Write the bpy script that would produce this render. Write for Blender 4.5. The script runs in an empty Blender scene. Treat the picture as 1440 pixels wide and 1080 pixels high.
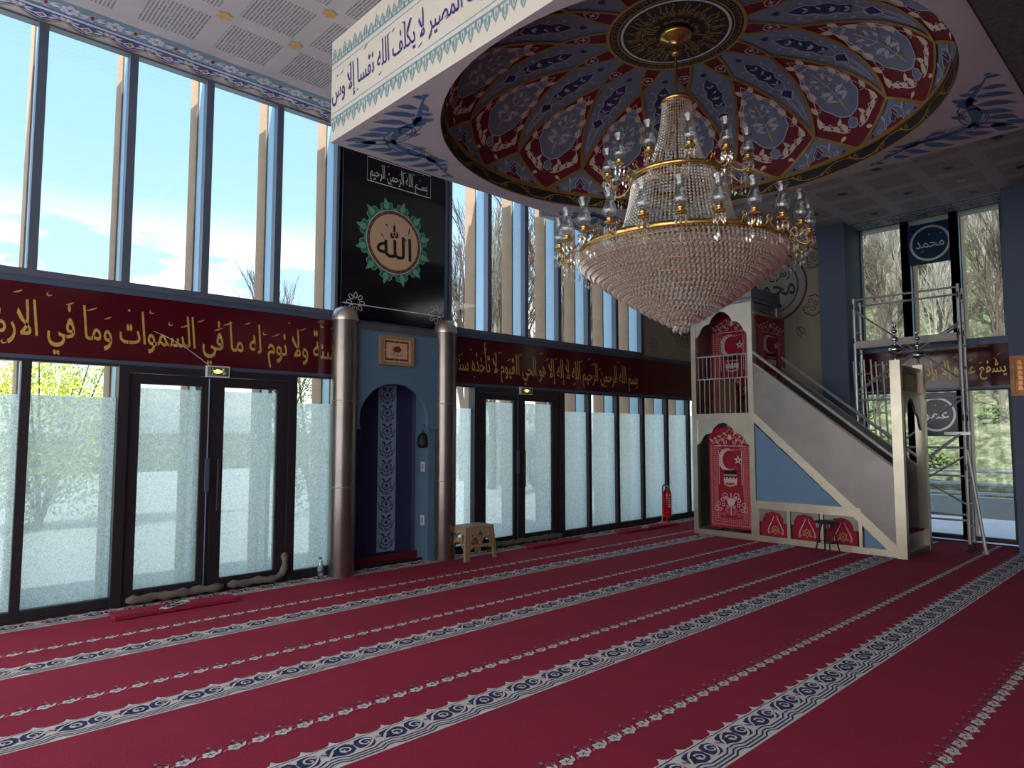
import bpy, math, random
from mathutils import Vector, Matrix
PI=math.pi; S=math.sin; C=math.cos
SC=bpy.context.scene; COL=SC.collection
R=random.Random(7)
# ------------------------------------------------------------------ room measures (metres)
D=6.92      # qibla window wall, y
W=11.4      # right wall, x
ZL=5.11     # left ceiling height
ZR=4.79     # right ceiling height
BX0,BX1,BY0,BY1,ZS=2.857,7.07,0.95,5.43,4.167   # dropped canopy
CX,CY,RD=4.955,3.16,2.055                        # dome centre and radius
# ------------------------------------------------------------------ mesh builder
class MB:
    def __init__(s): s.v=[];s.f=[];s.m=[]
    def add(s,vs,fs,mi=0):
        o=len(s.v); s.v+=[tuple(p) for p in vs]; s.f+=[tuple(o+i for i in f) for f in fs]; s.m+=[mi]*len(fs); return s
    def box(s,x0,x1,y0,y1,z0,z1,mi=0):
        return s.add([(x0,y0,z0),(x1,y0,z0),(x1,y1,z0),(x0,y1,z0),(x0,y0,z1),(x1,y0,z1),(x1,y1,z1),(x0,y1,z1)],
            [(0,3,2,1),(4,5,6,7),(0,1,5,4),(1,2,6,5),(2,3,7,6),(3,0,4,7)],mi)
    def tube(s,pts,r,n=8,mi=0,cap=True):
        pts=[Vector(p) for p in pts]; rs=r if isinstance(r,(list,tuple)) else [r]*len(pts)
        vs=[];fs=[];prev=None
        for i,p in enumerate(pts):
            t=(pts[min(i+1,len(pts)-1)]-pts[max(i-1,0)])
            t=t.normalized() if t.length>1e-9 else Vector((0,0,1))
            if prev is None:
                a=Vector((0,0,1)) if abs(t.z)<.9 else Vector((1,0,0)); u=t.cross(a).normalized()
            else:
                u=prev-t*prev.dot(t); u=u.normalized() if u.length>1e-6 else t.orthogonal().normalized()
            prev=u; w=t.cross(u)
            for k in range(n):
                a=2*PI*k/n; vs.append(p+(u*C(a)+w*S(a))*rs[i])
        for i in range(len(pts)-1):
            for k in range(n):
                a=i*n+k;b=i*n+(k+1)%n; fs.append((a,b,b+n,a+n))
        if cap: fs.append(tuple(range(n-1,-1,-1))); fs.append(tuple((len(pts)-1)*n+k for k in range(n)))
        return s.add(vs,fs,mi)
    def lathe(s,prof,n=24,c=(0,0,0),mi=0,a0=0,a1=2*PI):
        full=abs(a1-a0-2*PI)<1e-6; m=n if full else n+1; vs=[];fs=[]
        for r,z in prof:
            for k in range(m):
                a=a0+(a1-a0)*k/n; vs.append((c[0]+r*C(a),c[1]+r*S(a),c[2]+z))
        for i in range(len(prof)-1):
            for k in range(n):
                b=(k+1)%m if full else k+1
                fs.append((i*m+k,i*m+b,(i+1)*m+b,(i+1)*m+k))
        return s.add(vs,fs,mi)
    def slab(s,poly,mp,d,mi=0):
        "extruded outline: poly 2D, mp(p,h) -> 3D, thickness d"
        n=len(poly); vs=[mp(p,0) for p in poly]+[mp(p,d) for p in poly]
        fs=[tuple(range(n)),tuple(range(2*n-1,n-1,-1))]+[(i,i+n,(i+1)%n+n,(i+1)%n) for i in range(n)]
        return s.add(vs,fs,mi)
    def octa(s,c,rx,rz,mi=0):
        x,y,z=c
        return s.add([(x,y,z+rz),(x+rx,y,z),(x,y+rx,z),(x-rx,y,z),(x,y-rx,z),(x,y,z-rz)],
            [(0,1,2),(0,2,3),(0,3,4),(0,4,1),(5,2,1),(5,3,2),(5,4,3),(5,1,4)],mi)
    # painted shapes: 2D outlines laid on a surface by mp(p, layer)
    def poly(s,pts,mp,ly=1,mi=0): return s.add([mp(p,ly) for p in pts],[tuple(range(len(pts)))],mi)
    def stroke(s,pts,w,mp,ly=1,mi=0,closed=False):
        n=len(pts); ws=w if isinstance(w,(list,tuple)) else [w]*n; vs=[]
        for i,p in enumerate(pts):
            if closed: a=pts[(i-1)%n];b=pts[(i+1)%n]
            else: a=pts[max(i-1,0)];b=pts[min(i+1,n-1)]
            dx,dy=b[0]-a[0],b[1]-a[1]; l=math.hypot(dx,dy) or 1; nx,ny=-dy/l*ws[i]/2,dx/l*ws[i]/2
            vs+= [mp((p[0]+nx,p[1]+ny),ly),mp((p[0]-nx,p[1]-ny),ly)]
        m=n if closed else n-1
        return s.add(vs,[(2*i,2*i+1,(2*i+3)%(2*n),(2*i+2)%(2*n)) for i in range(m)],mi)
    def build(s,name,mats,parent=None,smooth=False,origin=None):
        me=bpy.data.meshes.new(name)
        off=Vector((0,0,0))
        if parent is not None: off=Vector(parent['_o'])
        elif origin is not None: off=Vector(origin)
        elif s.v:
            xs=[p[0] for p in s.v];ys=[p[1] for p in s.v];zs=[p[2] for p in s.v]
            off=Vector(((min(xs)+max(xs))/2,(min(ys)+max(ys))/2,min(zs)))
        me.from_pydata([(p[0]-off.x,p[1]-off.y,p[2]-off.z) for p in s.v],[],s.f)
        if not isinstance(mats,(list,tuple)): mats=[mats]
        for m in mats: me.materials.append(m)
        me.polygons.foreach_set('material_index',s.m)
        if smooth: me.polygons.foreach_set('use_smooth',[True]*len(s.f))
        me.update()
        o=bpy.data.objects.new(name,me); COL.objects.link(o); o['_o']=tuple(off)
        if parent is not None: o.parent=parent
        else: o.location=off
        return o
def tag(o,label=None,cat=None,group=None,kind=None):
    if label: o['label']=label
    if cat: o['category']=cat
    if group: o['group']=group
    if kind: o['kind']=kind
    return o
def thing(name,label,cat,loc=(0,0,0),group=None,kind=None):
    o=bpy.data.objects.new(name,None); COL.objects.link(o); o.location=loc; o['_o']=tuple(loc)
    o.empty_display_size=.1
    return tag(o,label,cat,group,kind)
def dup(root,loc=None,rot=None,label=None,parent=None,group=None):
    r=root.copy(); COL.objects.link(r)
    if parent is not None: r.parent=parent
    if loc is not None: r.location=loc
    if rot is not None: r.rotation_euler=(0,0,rot)
    if label: r['label']=label
    if group: r['group']=group
    for ch in [c for c in root.children]: dup(ch,parent=r)
    return r
def sm(o):
    o.data.polygons.foreach_set('use_smooth',[True]*len(o.data.polygons)); return o
# ------------------------------------------------------------------ materials
def srgb(r,g,b):
    f=lambda c:(c/255/12.92) if c/255<=.04045 else ((c/255+.055)/1.055)**2.4
    return (f(r),f(g),f(b),1)
def mat(name,col,rough=.6,metal=0,var=.06,scale=8,bump=0,bscale=60,**kw):
    m=bpy.data.materials.new(name); m.use_nodes=True; nt=m.node_tree; b=nt.nodes['Principled BSDF']
    c=srgb(*col); b.inputs['Roughness'].default_value=rough; b.inputs['Metallic'].default_value=metal
    tc=nt.nodes.new('ShaderNodeTexCoord'); nz=nt.nodes.new('ShaderNodeTexNoise'); nz.inputs['Scale'].default_value=scale; nz.inputs['Detail'].default_value=5
    nt.links.new(tc.outputs['Object'],nz.inputs['Vector'])
    mx=nt.nodes.new('ShaderNodeMix'); mx.data_type='RGBA'
    mx.inputs['A'].default_value=tuple(max(0,x*(1-var*2)) for x in c[:3])+(1,); mx.inputs['B'].default_value=tuple(min(1,x*(1+var*2)) for x in c[:3])+(1,)
    nt.links.new(nz.outputs['Fac'],mx.inputs['Factor']); nt.links.new(mx.outputs['Result'],b.inputs['Base Color'])
    if bump:
        n2=nt.nodes.new('ShaderNodeTexNoise'); n2.inputs['Scale'].default_value=bscale; nt.links.new(tc.outputs['Object'],n2.inputs['Vector'])
        bp=nt.nodes.new('ShaderNodeBump'); bp.inputs['Strength'].default_value=bump; bp.inputs['Distance'].default_value=.01
        nt.links.new(n2.outputs['Fac'],bp.inputs['Height']); nt.links.new(bp.outputs['Normal'],b.inputs['Normal'])
    for k,v in kw.items(): b.inputs[k.replace('_',' ')].default_value=v
    return m
def N(nt,t,**kw):
    n=nt.nodes.new('ShaderNode'+t)
    for k,v in kw.items():
        if hasattr(n,k): setattr(n,k,v)
        else: n.inputs[k.replace('_',' ')].default_value=v
    return n
M={}
M['red']=mat('carpet red',(162,28,64),.95,0,.10,2.2,.6,220)
M['cream']=mat('carpet ivory',(236,232,228),.95,0,.05,20,.4,220)
M['navyc']=mat('carpet navy',(52,50,98),.95,0,.05,20,.4,220)
M['pinkc']=mat('carpet dusky pink',(196,130,150),.95,0,.05,20)
M['frameu']=mat('slate window frame',(92,104,124),.45,.25,.03,10)
M['steelw']=mat('wrapped dull steel',(128,122,122),.26,.85,.22,2.5,.35,3)
M['frame']=mat('anthracite aluminium',(48,46,54),.45,.3,.03,10)
M['slate']=mat('slate blue aluminium',(88,104,132),.4,.35,.03,10)
M['cap']=mat('pale blue aluminium',(150,186,214),.35,.2,.03,6)
M['timber']=mat('larch timber',(150,128,108),.8,0,.14,3)
M['maroon']=mat('glossy maroon panel',(80,13,28),.12,0,.02,4)
M['gold']=mat('gold foil',(226,190,104),.35,.35,.22,14)
M['goldp']=mat('gold paint',(176,136,70),.5,.3,.12,20)
M['brass']=mat('polished brass',(222,184,112),.22,.95,.10,20)
M['black']=mat('glossy black panel',(22,22,32),.10,0,.02,4)
M['blackm']=mat('matt black',(24,24,27),.6,0,.04,10)
M['white']=mat('white paint',(215,218,222),.6,0,.03,10)
M['teal']=mat('teal green paint',(38,112,96),.5,0,.05,20)
M['tealk']=mat('pale green paint',(110,180,150),.5,0,.05,20)
M['tan']=mat('tan disc',(214,180,152),.5,0,.03,8)
M['brownp']=mat('brown ring paint',(100,62,52),.5,0,.08,20)
M['plaster']=mat('lilac grey plaster',(178,170,178),.85,0,.05,3,.15,150)
M['beam']=mat('cream plaster',(222,214,202),.8,0,.03,3,.1,120)
M['bluep']=mat('mid blue paint',(64,94,138),.7,0,.06,12)
M['iris']=mat('deep iris paint',(56,50,124),.6,0,.05,12)
M['friezeb']=mat('frieze dull blue',(98,122,146),.7,0,.06,12)
M['friezei']=mat('frieze indigo',(46,50,112),.7,0,.06,12)
M['seafoam']=mat('sea green paint',(122,160,170),.7,0,.05,12)
M['dred']=mat('dome red',(108,24,38),.75,0,.08,10)
M['dblue']=mat('dome grey blue',(116,126,148),.75,0,.08,10)
M['dnavy']=mat('dome navy',(40,42,96),.75,0,.08,10)
M['dcream']=mat('dome cream',(222,196,178),.7,0,.08,16)
M['dwhite']=mat('dome outline white',(186,184,204),.7,0,.05,16)
M['dgold']=mat('dome old gold',(160,122,66),.45,.35,.15,14)
M['dblack']=mat('dome black',(34,30,34),.6,0,.1,10)
M['wallblue']=mat('mihrab blue paint',(92,126,156),.6,0,.05,4)
M['niche']=mat('mihrab navy paint',(28,34,80),.6,0,.05,5)
M['nichepat']=mat('mihrab strip blue',(140,170,206),.6,0,.05,8)
M['beige']=mat('sand wall',(168,158,138),.8,0,.05,4,.1,90)
M['pillar']=mat('slate pillar paint',(82,98,126),.65,0,.05,3)
M['brownw']=mat('brown wall paint',(70,52,48),.7,0,.05,8)
M['greyw']=mat('grey medallion',(150,152,150),.5,0,.04,8)
M['steel']=mat('brushed steel',(205,198,184),.34,.9,.12,5)
M['steeld']=mat('brushed steel panel',(140,136,136),.42,.85,.14,3)
M['chrome']=mat('chrome',(220,220,225),.06,1,.02,5)
M['mblue']=mat('minbar blue paint',(104,140,176),.5,0,.04,4)
M['rail']=mat('aluminium tube',(196,200,206),.35,.55,.06,8)
M['rug']=mat('rug crimson',(150,24,54),.9,0,.08,8,.3,200)
M['rugd']=mat('rug dark crimson',(96,12,38),.9,0,.08,8,.3,200)
M['rugr']=mat('rug rose red',(176,64,84),.9,0,.1,30)
M['rugw']=mat('rug white yarn',(214,190,196),.9,0,.04,20)
M['rugg']=mat('rug gold yarn',(204,160,104),.85,0,.06,20)
M['rugp']=mat('rug rose yarn',(206,120,124),.9,0,.06,20)
M['rugk']=mat('rug black yarn',(20,18,24),.9,0,.04,20)
M['plastic']=mat('taupe plastic',(158,140,116),.5,0,.04,8)
M['sock']=mat('grey draught cloth',(112,108,104),.95,0,.14,14,.5,60)
M['extred']=mat('extinguisher red',(196,24,28),.3,0,.03,8)
M['bronze']=mat('bronze relief',(142,96,66),.42,.7,.25,16,.6,30)
M['oldgold']=mat('carved frame',(166,142,110),.5,.2,.18,24,.3,40)
M['terr']=mat('terrace paving',(196,200,204),.8,0,.06,3)
M['conc']=mat('concrete kerb',(140,146,150),.85,0,.10,3)
M['bark']=mat('bare bark',(74,66,58),.9,0,.15,10)
M['birch']=mat('pale birch bark',(128,128,120),.9,0,.15,10)
M['hedge']=mat('spring hedge leaves',(196,204,70),.8,0,.22,3)
M['leaf']=mat('green leaves',(80,104,50),.8,0,.22,3)
M['clear']=None
def glass(name,tint=(1,1,1),refl=.09):
    m=bpy.data.materials.new(name); m.use_nodes=True; nt=m.node_tree; nt.nodes.clear()
    o=N(nt,'OutputMaterial'); t=N(nt,'BsdfTransparent',Color=tint+(1,)); g=N(nt,'BsdfGlossy',Roughness=.02); fr=N(nt,'Fresnel',IOR=1.45); ge=N(nt,'NewGeometry'); mr=N(nt,'MapRange'); mr.inputs['To Min'].default_value=1.45; mr.inputs['To Max'].default_value=1/1.45; nt.links.new(ge.outputs['Backfacing'],mr.inputs['Value']); nt.links.new(mr.outputs[0],fr.inputs['IOR']); mx=N(nt,'MixShader')
    ml=N(nt,'Math',operation='MULTIPLY'); ml.inputs[1].default_value=refl/.04 if refl<.04 else 1.0
    nt.links.new(fr.outputs[0],ml.inputs[0]); nt.links.new(ml.outputs[0],mx.inputs[0]); nt.links.new(t.outputs[0],mx.inputs[1]); nt.links.new(g.outputs[0],mx.inputs[2]); nt.links.new(mx.outputs[0],o.inputs[0])
    return m
M['glass']=glass('window glass',(.96,.985,.99))
M['shade']=glass('lamp glass',(.90,.93,.96))
_nt=M['shade'].node_tree; _o=[n for n in _nt.nodes if n.type=='OUTPUT_MATERIAL'][0]; _s=_o.inputs[0].links[0].from_socket; _d=N(_nt,'BsdfTranslucent',Color=(.95,.96,1,1)); _g=N(_nt,'BsdfGlossy',Roughness=.1); _a=N(_nt,'MixShader',Fac=.5); _m=N(_nt,'MixShader',Fac=.38)
_nt.links.new(_d.outputs[0],_a.inputs[1]); _nt.links.new(_g.outputs[0],_a.inputs[2]); _nt.links.new(_s,_m.inputs[1]); _nt.links.new(_a.outputs[0],_m.inputs[2]); _nt.links.new(_m.outputs[0],_o.inputs[0])
def frost():
    m=bpy.data.materials.new('frosted film'); m.use_nodes=True; nt=m.node_tree; nt.nodes.clear(); L=nt.links.new
    o=N(nt,'OutputMaterial'); tl=N(nt,'BsdfTranslucent'); tp=N(nt,'BsdfTransparent',Color=(.9,1,.97,1)); df=N(nt,'BsdfDiffuse',Color=(.62,.66,.64,1)); a=N(nt,'MixShader'); b=N(nt,'MixShader',Fac=.17)
    tc=N(nt,'TexCoord'); mp=N(nt,'Mapping'); mp.inputs['Scale'].default_value=(58,58,34)
    n1=N(nt,'TexNoise',Scale=1.0,Detail=1.5,Distortion=2.2); v=N(nt,'TexNoise',Scale=1.6,Detail=1,Distortion=3); 
    mp2=N(nt,'Mapping'); mp2.inputs['Rotation'].default_value=(0,.9,0); mp2.inputs['Scale'].default_value=(30,30,30)
    L(tc.outputs['Object'],mp.inputs[0]); L(mp.outputs[0],n1.inputs['Vector']); L(tc.outputs['Object'],mp2.inputs[0]); L(mp2.outputs[0],v.inputs['Vector'])
    ad=N(nt,'Math',operation='MULTIPLY'); L(n1.outputs['Fac'],ad.inputs[0]); L(v.outputs['Fac'],ad.inputs[1])
    r=N(nt,'ValToRGB'); r.color_ramp.elements[0].position=.14; r.color_ramp.elements[0].color=(.50,.58,.52,1); r.color_ramp.elements[1].position=.34; r.color_ramp.elements[1].color=(.95,1.0,.93,1)
    L(ad.outputs[0],r.inputs[0]); L(r.outputs[0],tl.inputs['Color'])
    a.inputs[0].default_value=.04; L(tl.outputs[0],a.inputs[1]); L(df.outputs[0],a.inputs[2]); L(a.outputs[0],b.inputs[1]); L(tp.outputs[0],b.inputs[2]); L(b.outputs[0],o.inputs[0])
    return m
M['frost']=frost()
def crystal():
    m=bpy.data.materials.new('cut crystal'); m.use_nodes=True; nt=m.node_tree; nt.nodes.clear(); L=nt.links.new
    o=N(nt,'OutputMaterial'); g=N(nt,'BsdfGlossy',Color=(1,.98,.94,1),Roughness=.04); t=N(nt,'BsdfTransparent',Color=(.97,.95,.92,1)); d=N(nt,'BsdfDiffuse',Color=(.97,.95,.84,1)); a=N(nt,'MixShader',Fac=.38); b=N(nt,'MixShader',Fac=.15)
    L(g.outputs[0],a.inputs[1]); L(d.outputs[0],a.inputs[2]); L(a.outputs[0],b.inputs[1]); L(t.outputs[0],b.inputs[2]); L(b.outputs[0],o.inputs[0])
    return m
M['crystal']=crystal()
def ceil_text():
    "lilac plaster printed with square fields of fine dotted writing lines between the stars"
    m=mat('printed ceiling',(172,165,172),.85,0,.04,3); nt=m.node_tree; L=nt.links.new; b=nt.nodes['Principled BSDF']
    base=b.inputs['Base Color'].links[0].from_socket
    tc=N(nt,'TexCoord'); ge=N(nt,'NewGeometry'); sp=N(nt,'SeparateXYZ'); L(ge.outputs['Position'],sp.inputs[0])
    def mth(op,a,bv=None,c=None):
        n=N(nt,'Math',operation=op)
        for i,x in enumerate((a,bv,c)):
            if x is None: continue
            if isinstance(x,(int,float)): n.inputs[i].default_value=x
            else: L(x,n.inputs[i])
        return n.outputs[0]
    P=.64
    def cell(ax,off):
        f=mth('FRACT',mth('DIVIDE',mth('SUBTRACT',sp.outputs[ax],off-20*P),P))
        return mth('MULTIPLY',mth('GREATER_THAN',f,.13),mth('LESS_THAN',f,.87))
    msk=mth('MULTIPLY',cell(0,2.0),cell(1,5.70))
    rows=mth('GREATER_THAN',mth('FRACT',mth('MULTIPLY',sp.outputs[0],34)),.52)
    nz=N(nt,'TexNoise',Scale=1,Detail=2); mp=N(nt,'Mapping'); mp.inputs['Scale'].default_value=(34,70,1); L(ge.outputs['Position'],mp.inputs[0]); L(mp.outputs[0],nz.inputs['Vector'])
    dots=mth('GREATER_THAN',nz.outputs['Fac'],.42)
    f=mth('MULTIPLY',mth('MULTIPLY',msk,rows),dots); f=mth('MULTIPLY',f,.75)
    mx=N(nt,'Mix',data_type='RGBA'); mx.inputs['B'].default_value=srgb(84,80,92); L(f,mx.inputs['Factor']); L(base,mx.inputs['A']); L(mx.outputs['Result'],b.inputs['Base Color'])
    return m
M['ctext']=ceil_text()
# ------------------------------------------------------------------ 2D ornament kit (lists of (x,y))
def TR(pts,ox=0,oy=0,a=0,s=1,mx=1):
    ca,sa=C(a),S(a); return [(ox+(p[0]*mx*ca-p[1]*sa)*s,oy+(p[0]*mx*sa+p[1]*ca)*s) for p in pts]
def circ(cx,cy,r,n=20,ry=None): return [(cx+r*C(2*PI*k/n),cy+(ry or r)*S(2*PI*k/n)) for k in range(n)]
def star(cx,cy,ro,ri,n=5,a=PI/2): return [(cx+(ro if k%2==0 else ri)*C(a+PI*k/n),cy+(ro if k%2==0 else ri)*S(a+PI*k/n)) for k in range(2*n)]
LEAF=[(0,0),(.18,.14),(.42,.2),(.68,.14),(1,-.04),(.66,-.1),(.36,-.12),(.14,-.08)]
BUD=[(0,-.5),(.28,-.28),(.5,-.05),(.34,.1),(.22,.3),(0,.6),(-.22,.3),(-.34,.1),(-.5,-.05),(-.28,-.28)]
def leaf(x,y,a,l,w=1): return TR([(p[0],p[1]*w) for p in LEAF],x,y,a,l)
def scal(cx,cy,r,n,k=.2,m=5,ry=1,a=0):
    out=[]
    for i in range(n*m):
        t=2*PI*i/(n*m)+a; q=r*(1+k*(abs(S(n*(t-a)/2))-.5)); out.append((cx+q*C(t),cy+q*S(t)*ry))
    return out
def spiral(x,y,a,r,turns=1.3,n=14,sg=1): 
    return [(x+r*(1-k/n*.85)*C(a+sg*turns*2*PI*k/n),y+r*(1-k/n*.85)*S(a+sg*turns*2*PI*k/n)) for k in range(n+1)]
def bez(p,n=12):
    out=[]
    for i in range(n+1):
        t=i/n; q=[tuple(x) for x in p]
        while len(q)>1: q=[(a[0]*(1-t)+b[0]*t,a[1]*(1-t)+b[1]*t) for a,b in zip(q,q[1:])]
        out.append(q[0])
    return out
def taper(n,w0,w1): return [w0+(w1-w0)*i/(n-1) for i in range(n)]
def bulge(n,w,e=.15): return [w*(e+(1-e)*S(PI*i/(n-1))) for i in range(n)]
# ------------------------------------------------------------------ Arabic lettering
AF={'ا':(0xFE8D,0xFE8E,None,None),'ب':(0xFE8F,0xFE90,0xFE91,0xFE92),'ة':(0xFE93,0xFE94,None,None),'ت':(0xFE95,0xFE96,0xFE97,0xFE98),
'ج':(0xFE9D,0xFE9E,0xFE9F,0xFEA0),'ح':(0xFEA1,0xFEA2,0xFEA3,0xFEA4),'خ':(0xFEA5,0xFEA6,0xFEA7,0xFEA8),'د':(0xFEA9,0xFEAA,None,None),'ذ':(0xFEAB,0xFEAC,None,None),
'ر':(0xFEAD,0xFEAE,None,None),'س':(0xFEB1,0xFEB2,0xFEB3,0xFEB4),'ش':(0xFEB5,0xFEB6,0xFEB7,0xFEB8),'ص':(0xFEB9,0xFEBA,0xFEBB,0xFEBC),'ض':(0xFEBD,0xFEBE,0xFEBF,0xFEC0),
'ط':(0xFEC1,0xFEC2,0xFEC3,0xFEC4),'ع':(0xFEC9,0xFECA,0xFECB,0xFECC),'غ':(0xFECD,0xFECE,0xFECF,0xFED0),'ف':(0xFED1,0xFED2,0xFED3,0xFED4),'ق':(0xFED5,0xFED6,0xFED7,0xFED8),
'ك':(0xFED9,0xFEDA,0xFEDB,0xFEDC),'ل':(0xFEDD,0xFEDE,0xFEDF,0xFEE0),'م':(0xFEE1,0xFEE2,0xFEE3,0xFEE4),'ن':(0xFEE5,0xFEE6,0xFEE7,0xFEE8),'ه':(0xFEE9,0xFEEA,0xFEEB,0xFEEC),
'و':(0xFEED,0xFEEE,None,None),'ي':(0xFEF1,0xFEF2,0xFEF3,0xFEF4),'أ':(0xFE83,0xFE84,None,None),'إ':(0xFE87,0xFE88,None,None),'ى':(0xFEEF,0xFEF0,None,None),'\u0001':(0xFEFB,0xFEFC,None,None),'ـ':(0x640,0x640,0x640,0x640)}
def shape(s):
    s=s.replace('لا','\u0001'); out=[]
    for i,ch in enumerate(s):
        if ch not in AF: out.append(ch); continue
        p=i>0 and s[i-1] in AF and AF[s[i-1]][2] is not None
        n=i+1<len(s) and s[i+1] in AF and AF[ch][2] is not None
        iso,fin,ini,med=AF[ch]; out.append(chr(med if p and n else fin if p else ini if n else iso))
    return ''.join(reversed(out))
_tc={}
def arabic(text):
    "letter outlines as flat faces; x from 0 to width, y about -.25 to .8; returns (verts, faces, width)"
    if text in _tc: return _tc[text]
    cu=bpy.data.curves.new('lettering','FONT'); cu.body=shape(text); cu.size=1; cu.resolution_u=3; cu.offset=.010
    o=bpy.data.objects.new('lettering',cu); COL.objects.link(o)
    dg=bpy.context.evaluated_depsgraph_get(); me=bpy.data.meshes.new_from_object(o.evaluated_get(dg))
    vs=[(v.co.x,v.co.y) for v in me.vertices]; fs=[tuple(p.vertices) for p in me.polygons]
    bpy.data.objects.remove(o); bpy.data.curves.remove(cu); bpy.data.meshes.remove(me)
    x0=min(v[0] for v in vs); vs=[(v[0]-x0,v[1]) for v in vs]
    _tc[text]=(vs,fs,max(v[0] for v in vs)); return _tc[text]
def thuluth(y,h):
    "tall ascenders, deep tails: remap letter height to a panel height h"
    if y>.42: y=.42+(y-.42)*2.1
    if y<0: y*=1.25
    return y*h
def write(mb,text,width,h,mp,ly=2,mi=0,slant=.0,marks=True,seed=3):
    "lay a line of calligraphy, its right end at 0, its left end at -width (in mp's x), baseline at 0"
    vs,fs,w=arabic(text); k=width/w
    mb.add([mp((-(w-v[0])*k-slant*v[1]*h,thuluth(v[1],h)),ly) for v in vs],fs,mi)
    if marks:
        r=random.Random(seed); n=int(width/(h*.55))
        for i in range(n):
            x=-width*(i+.5+r.uniform(-.3,.3))/n; y=h*r.choice([1.25,1.05,.72,-.28,.95]); L=h*r.uniform(.16,.32)
            if r.random()<.6: mb.stroke([(x-L/2,y-L*.18),(x,y),(x+L/2,y+L*.26)],[h*.02,h*.05,h*.02],mp,ly,mi)
            elif r.random()<.5: mb.poly(TR([(-.5,0),(0,.5),(.5,0),(0,-.5)],x,y,.2,h*.09),mp,ly,mi)
            else:
                q=bez([(x,y+h*.1),(x-h*.1,y),(x+h*.02,y-h*.06),(x+h*.1,y+h*.02)],6); mb.stroke(q,bulge(7,h*.045),mp,ly,mi)
    return mb
# ================================================================== SETTING
def st(name,mb,mats,parent=None,smooth=False):
    o=mb.build(name,mats,parent,smooth)
    if parent is None: o['kind']='structure'
    return o
FL=lambda p,ly:(p[0],p[1],.0012*ly)
# ---- floor: prayer carpet, and unseen grey stone at left added for neutral bounce light
mb=MB(); mb.box(-1.2,W+.02,-5.2,D-.02,-.12,0,0); mb.box(-5.2,-1.2,-5.2,D-.02,-.12,0,4); mb.box(3.85,5.0,D-.02,7.12,-.12,0,0)
def carpet_band(y0,xa,xb):
    u=.30; n=int((xb-xa)/u); F=lambda p,ly:(p[0],y0+p[1],.0012*ly)
    for i in range(n):
        x=xa+i*u; P=lambda pts,w=1: [(x+a,b) for a,b in pts]
        mb.poly(P([(0,0),(u,0),(u,.226),(u*.88,.226),(u*.80,.240),(u*.75,.266),(u*.70,.240),(u*.62,.226),(u*.38,.226),(u*.30,.240),(u*.25,.266),(u*.20,.240),(u*.12,.226),(0,.226)]),F,1,1)
        # navy line work at the near edge, stepped at each knot
        for b in (.018,.040):
            mb.stroke(P([(0,b),(.09,b),(.13,b+.022),(.17,b+.022),(.21,b),(.30,b)]),.010,F,2,2)
        mb.stroke(P([(0,.062),(.07,.062),(.12,.088),(.18,.088),(.23,.062),(.30,.062)]),.010,F,2,2)
        mb.stroke(P([(0,.213),(.10,.213),(.15,.220),(.2,.213),(.30,.213)]),.006,F,2,2)
        # navy ground with pale scrolls
        mb.poly(P([(.005,.10),(.03,.082),(.075,.084),(.10,.11),(.115,.15),(.10,.185),(.06,.200),(.02,.19),(.0,.155)]),F,2,2)
        mb.poly(P([(.15,.115),(.185,.105),(.215,.085),(.262,.086),(.292,.11),(.298,.16),(.27,.195),(.215,.200),(.165,.188),(.148,.155)]),F,2,2)
        mb.stroke(P(spiral(.062,.142,.3,.040,1.2,12)),taper(13,.013,.006),F,3,1)
        mb.stroke(P(bez([(.0,.10),(.04,.07),(.10,.12),(.13,.19)],8)),bulge(9,.013,.4),F,3,1)
        mb.stroke(P(bez([(.13,.085),(.16,.12),(.20,.20),(.27,.19)],8)),bulge(9,.015,.3),F,3,1)
        mb.stroke(P(spiral(.245,.130,2.5,.034,1.1,10,-1)),taper(11,.012,.006),F,3,1)
        mb.poly(P(TR(BUD,.205,.150,-.5,.040)),F,4,2)
        mb.poly(P(leaf(.10,.19,-.6,.075,.8)),F,4,1); mb.poly(P(leaf(.235,.10,2.0,.07,.8)),F,4,1)
        mb.poly(P(TR(BUD,.135,.150,.2,.030)),F,4,3)
def flower_line(y0,xa,xb):
    u=.12; n=int((xb-xa)/u); F=lambda p,ly:(p[0],y0+p[1],.0012*ly)
    for i in range(n):
        x=xa+i*u; P=lambda pts: [(x+a,b) for a,b in pts]
        mb.poly(P(scal(.045,-.012,.036,5,.35,3,.85,.3)),F,2,1)
        for k in range(5): mb.stroke(P([(.045,-.012),(.045+.022*C(k*1.257),-.012+.02*S(k*1.257))]),.004,F,3,2)
        mb.stroke(P(spiral(.075,.03,-.5,.020,1.0,7)),.006,F,2,3); mb.stroke(P(bez([(.03,.02),(.05,.06),(.08,.055),(.10,.015)],6)),.007,F,2,2)
        mb.poly(P(TR([(-.5,0),(0,.8),(.5,0),(0,-.6)],.062,.058,0,.020)),F,3,3)
        mb.poly(P(leaf(.082,-.03,1.1,.055,.9)),F,2,1); mb.poly(P(leaf(.098,-.035,.7,.045,.9)),F,2,3)
        mb.stroke(P([(.085,.0),(.1,.03),(.12,.02)]),.006,F,2,3)
for k,y0 in enumerate((6.58,5.36,4.13,2.905,1.68,.46)):
    carpet_band(y0,[3.9 if 0 else -.6,-.6,-.6,.3,1.5,3.0][k],W-.05)
    if k: flower_line(y0+.55,-.6 if k<4 else 1.2,W-.05)
floor=st('floor',mb,[M['red'],M['cream'],M['navyc'],M['pinkc'],M['terr']])
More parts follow.
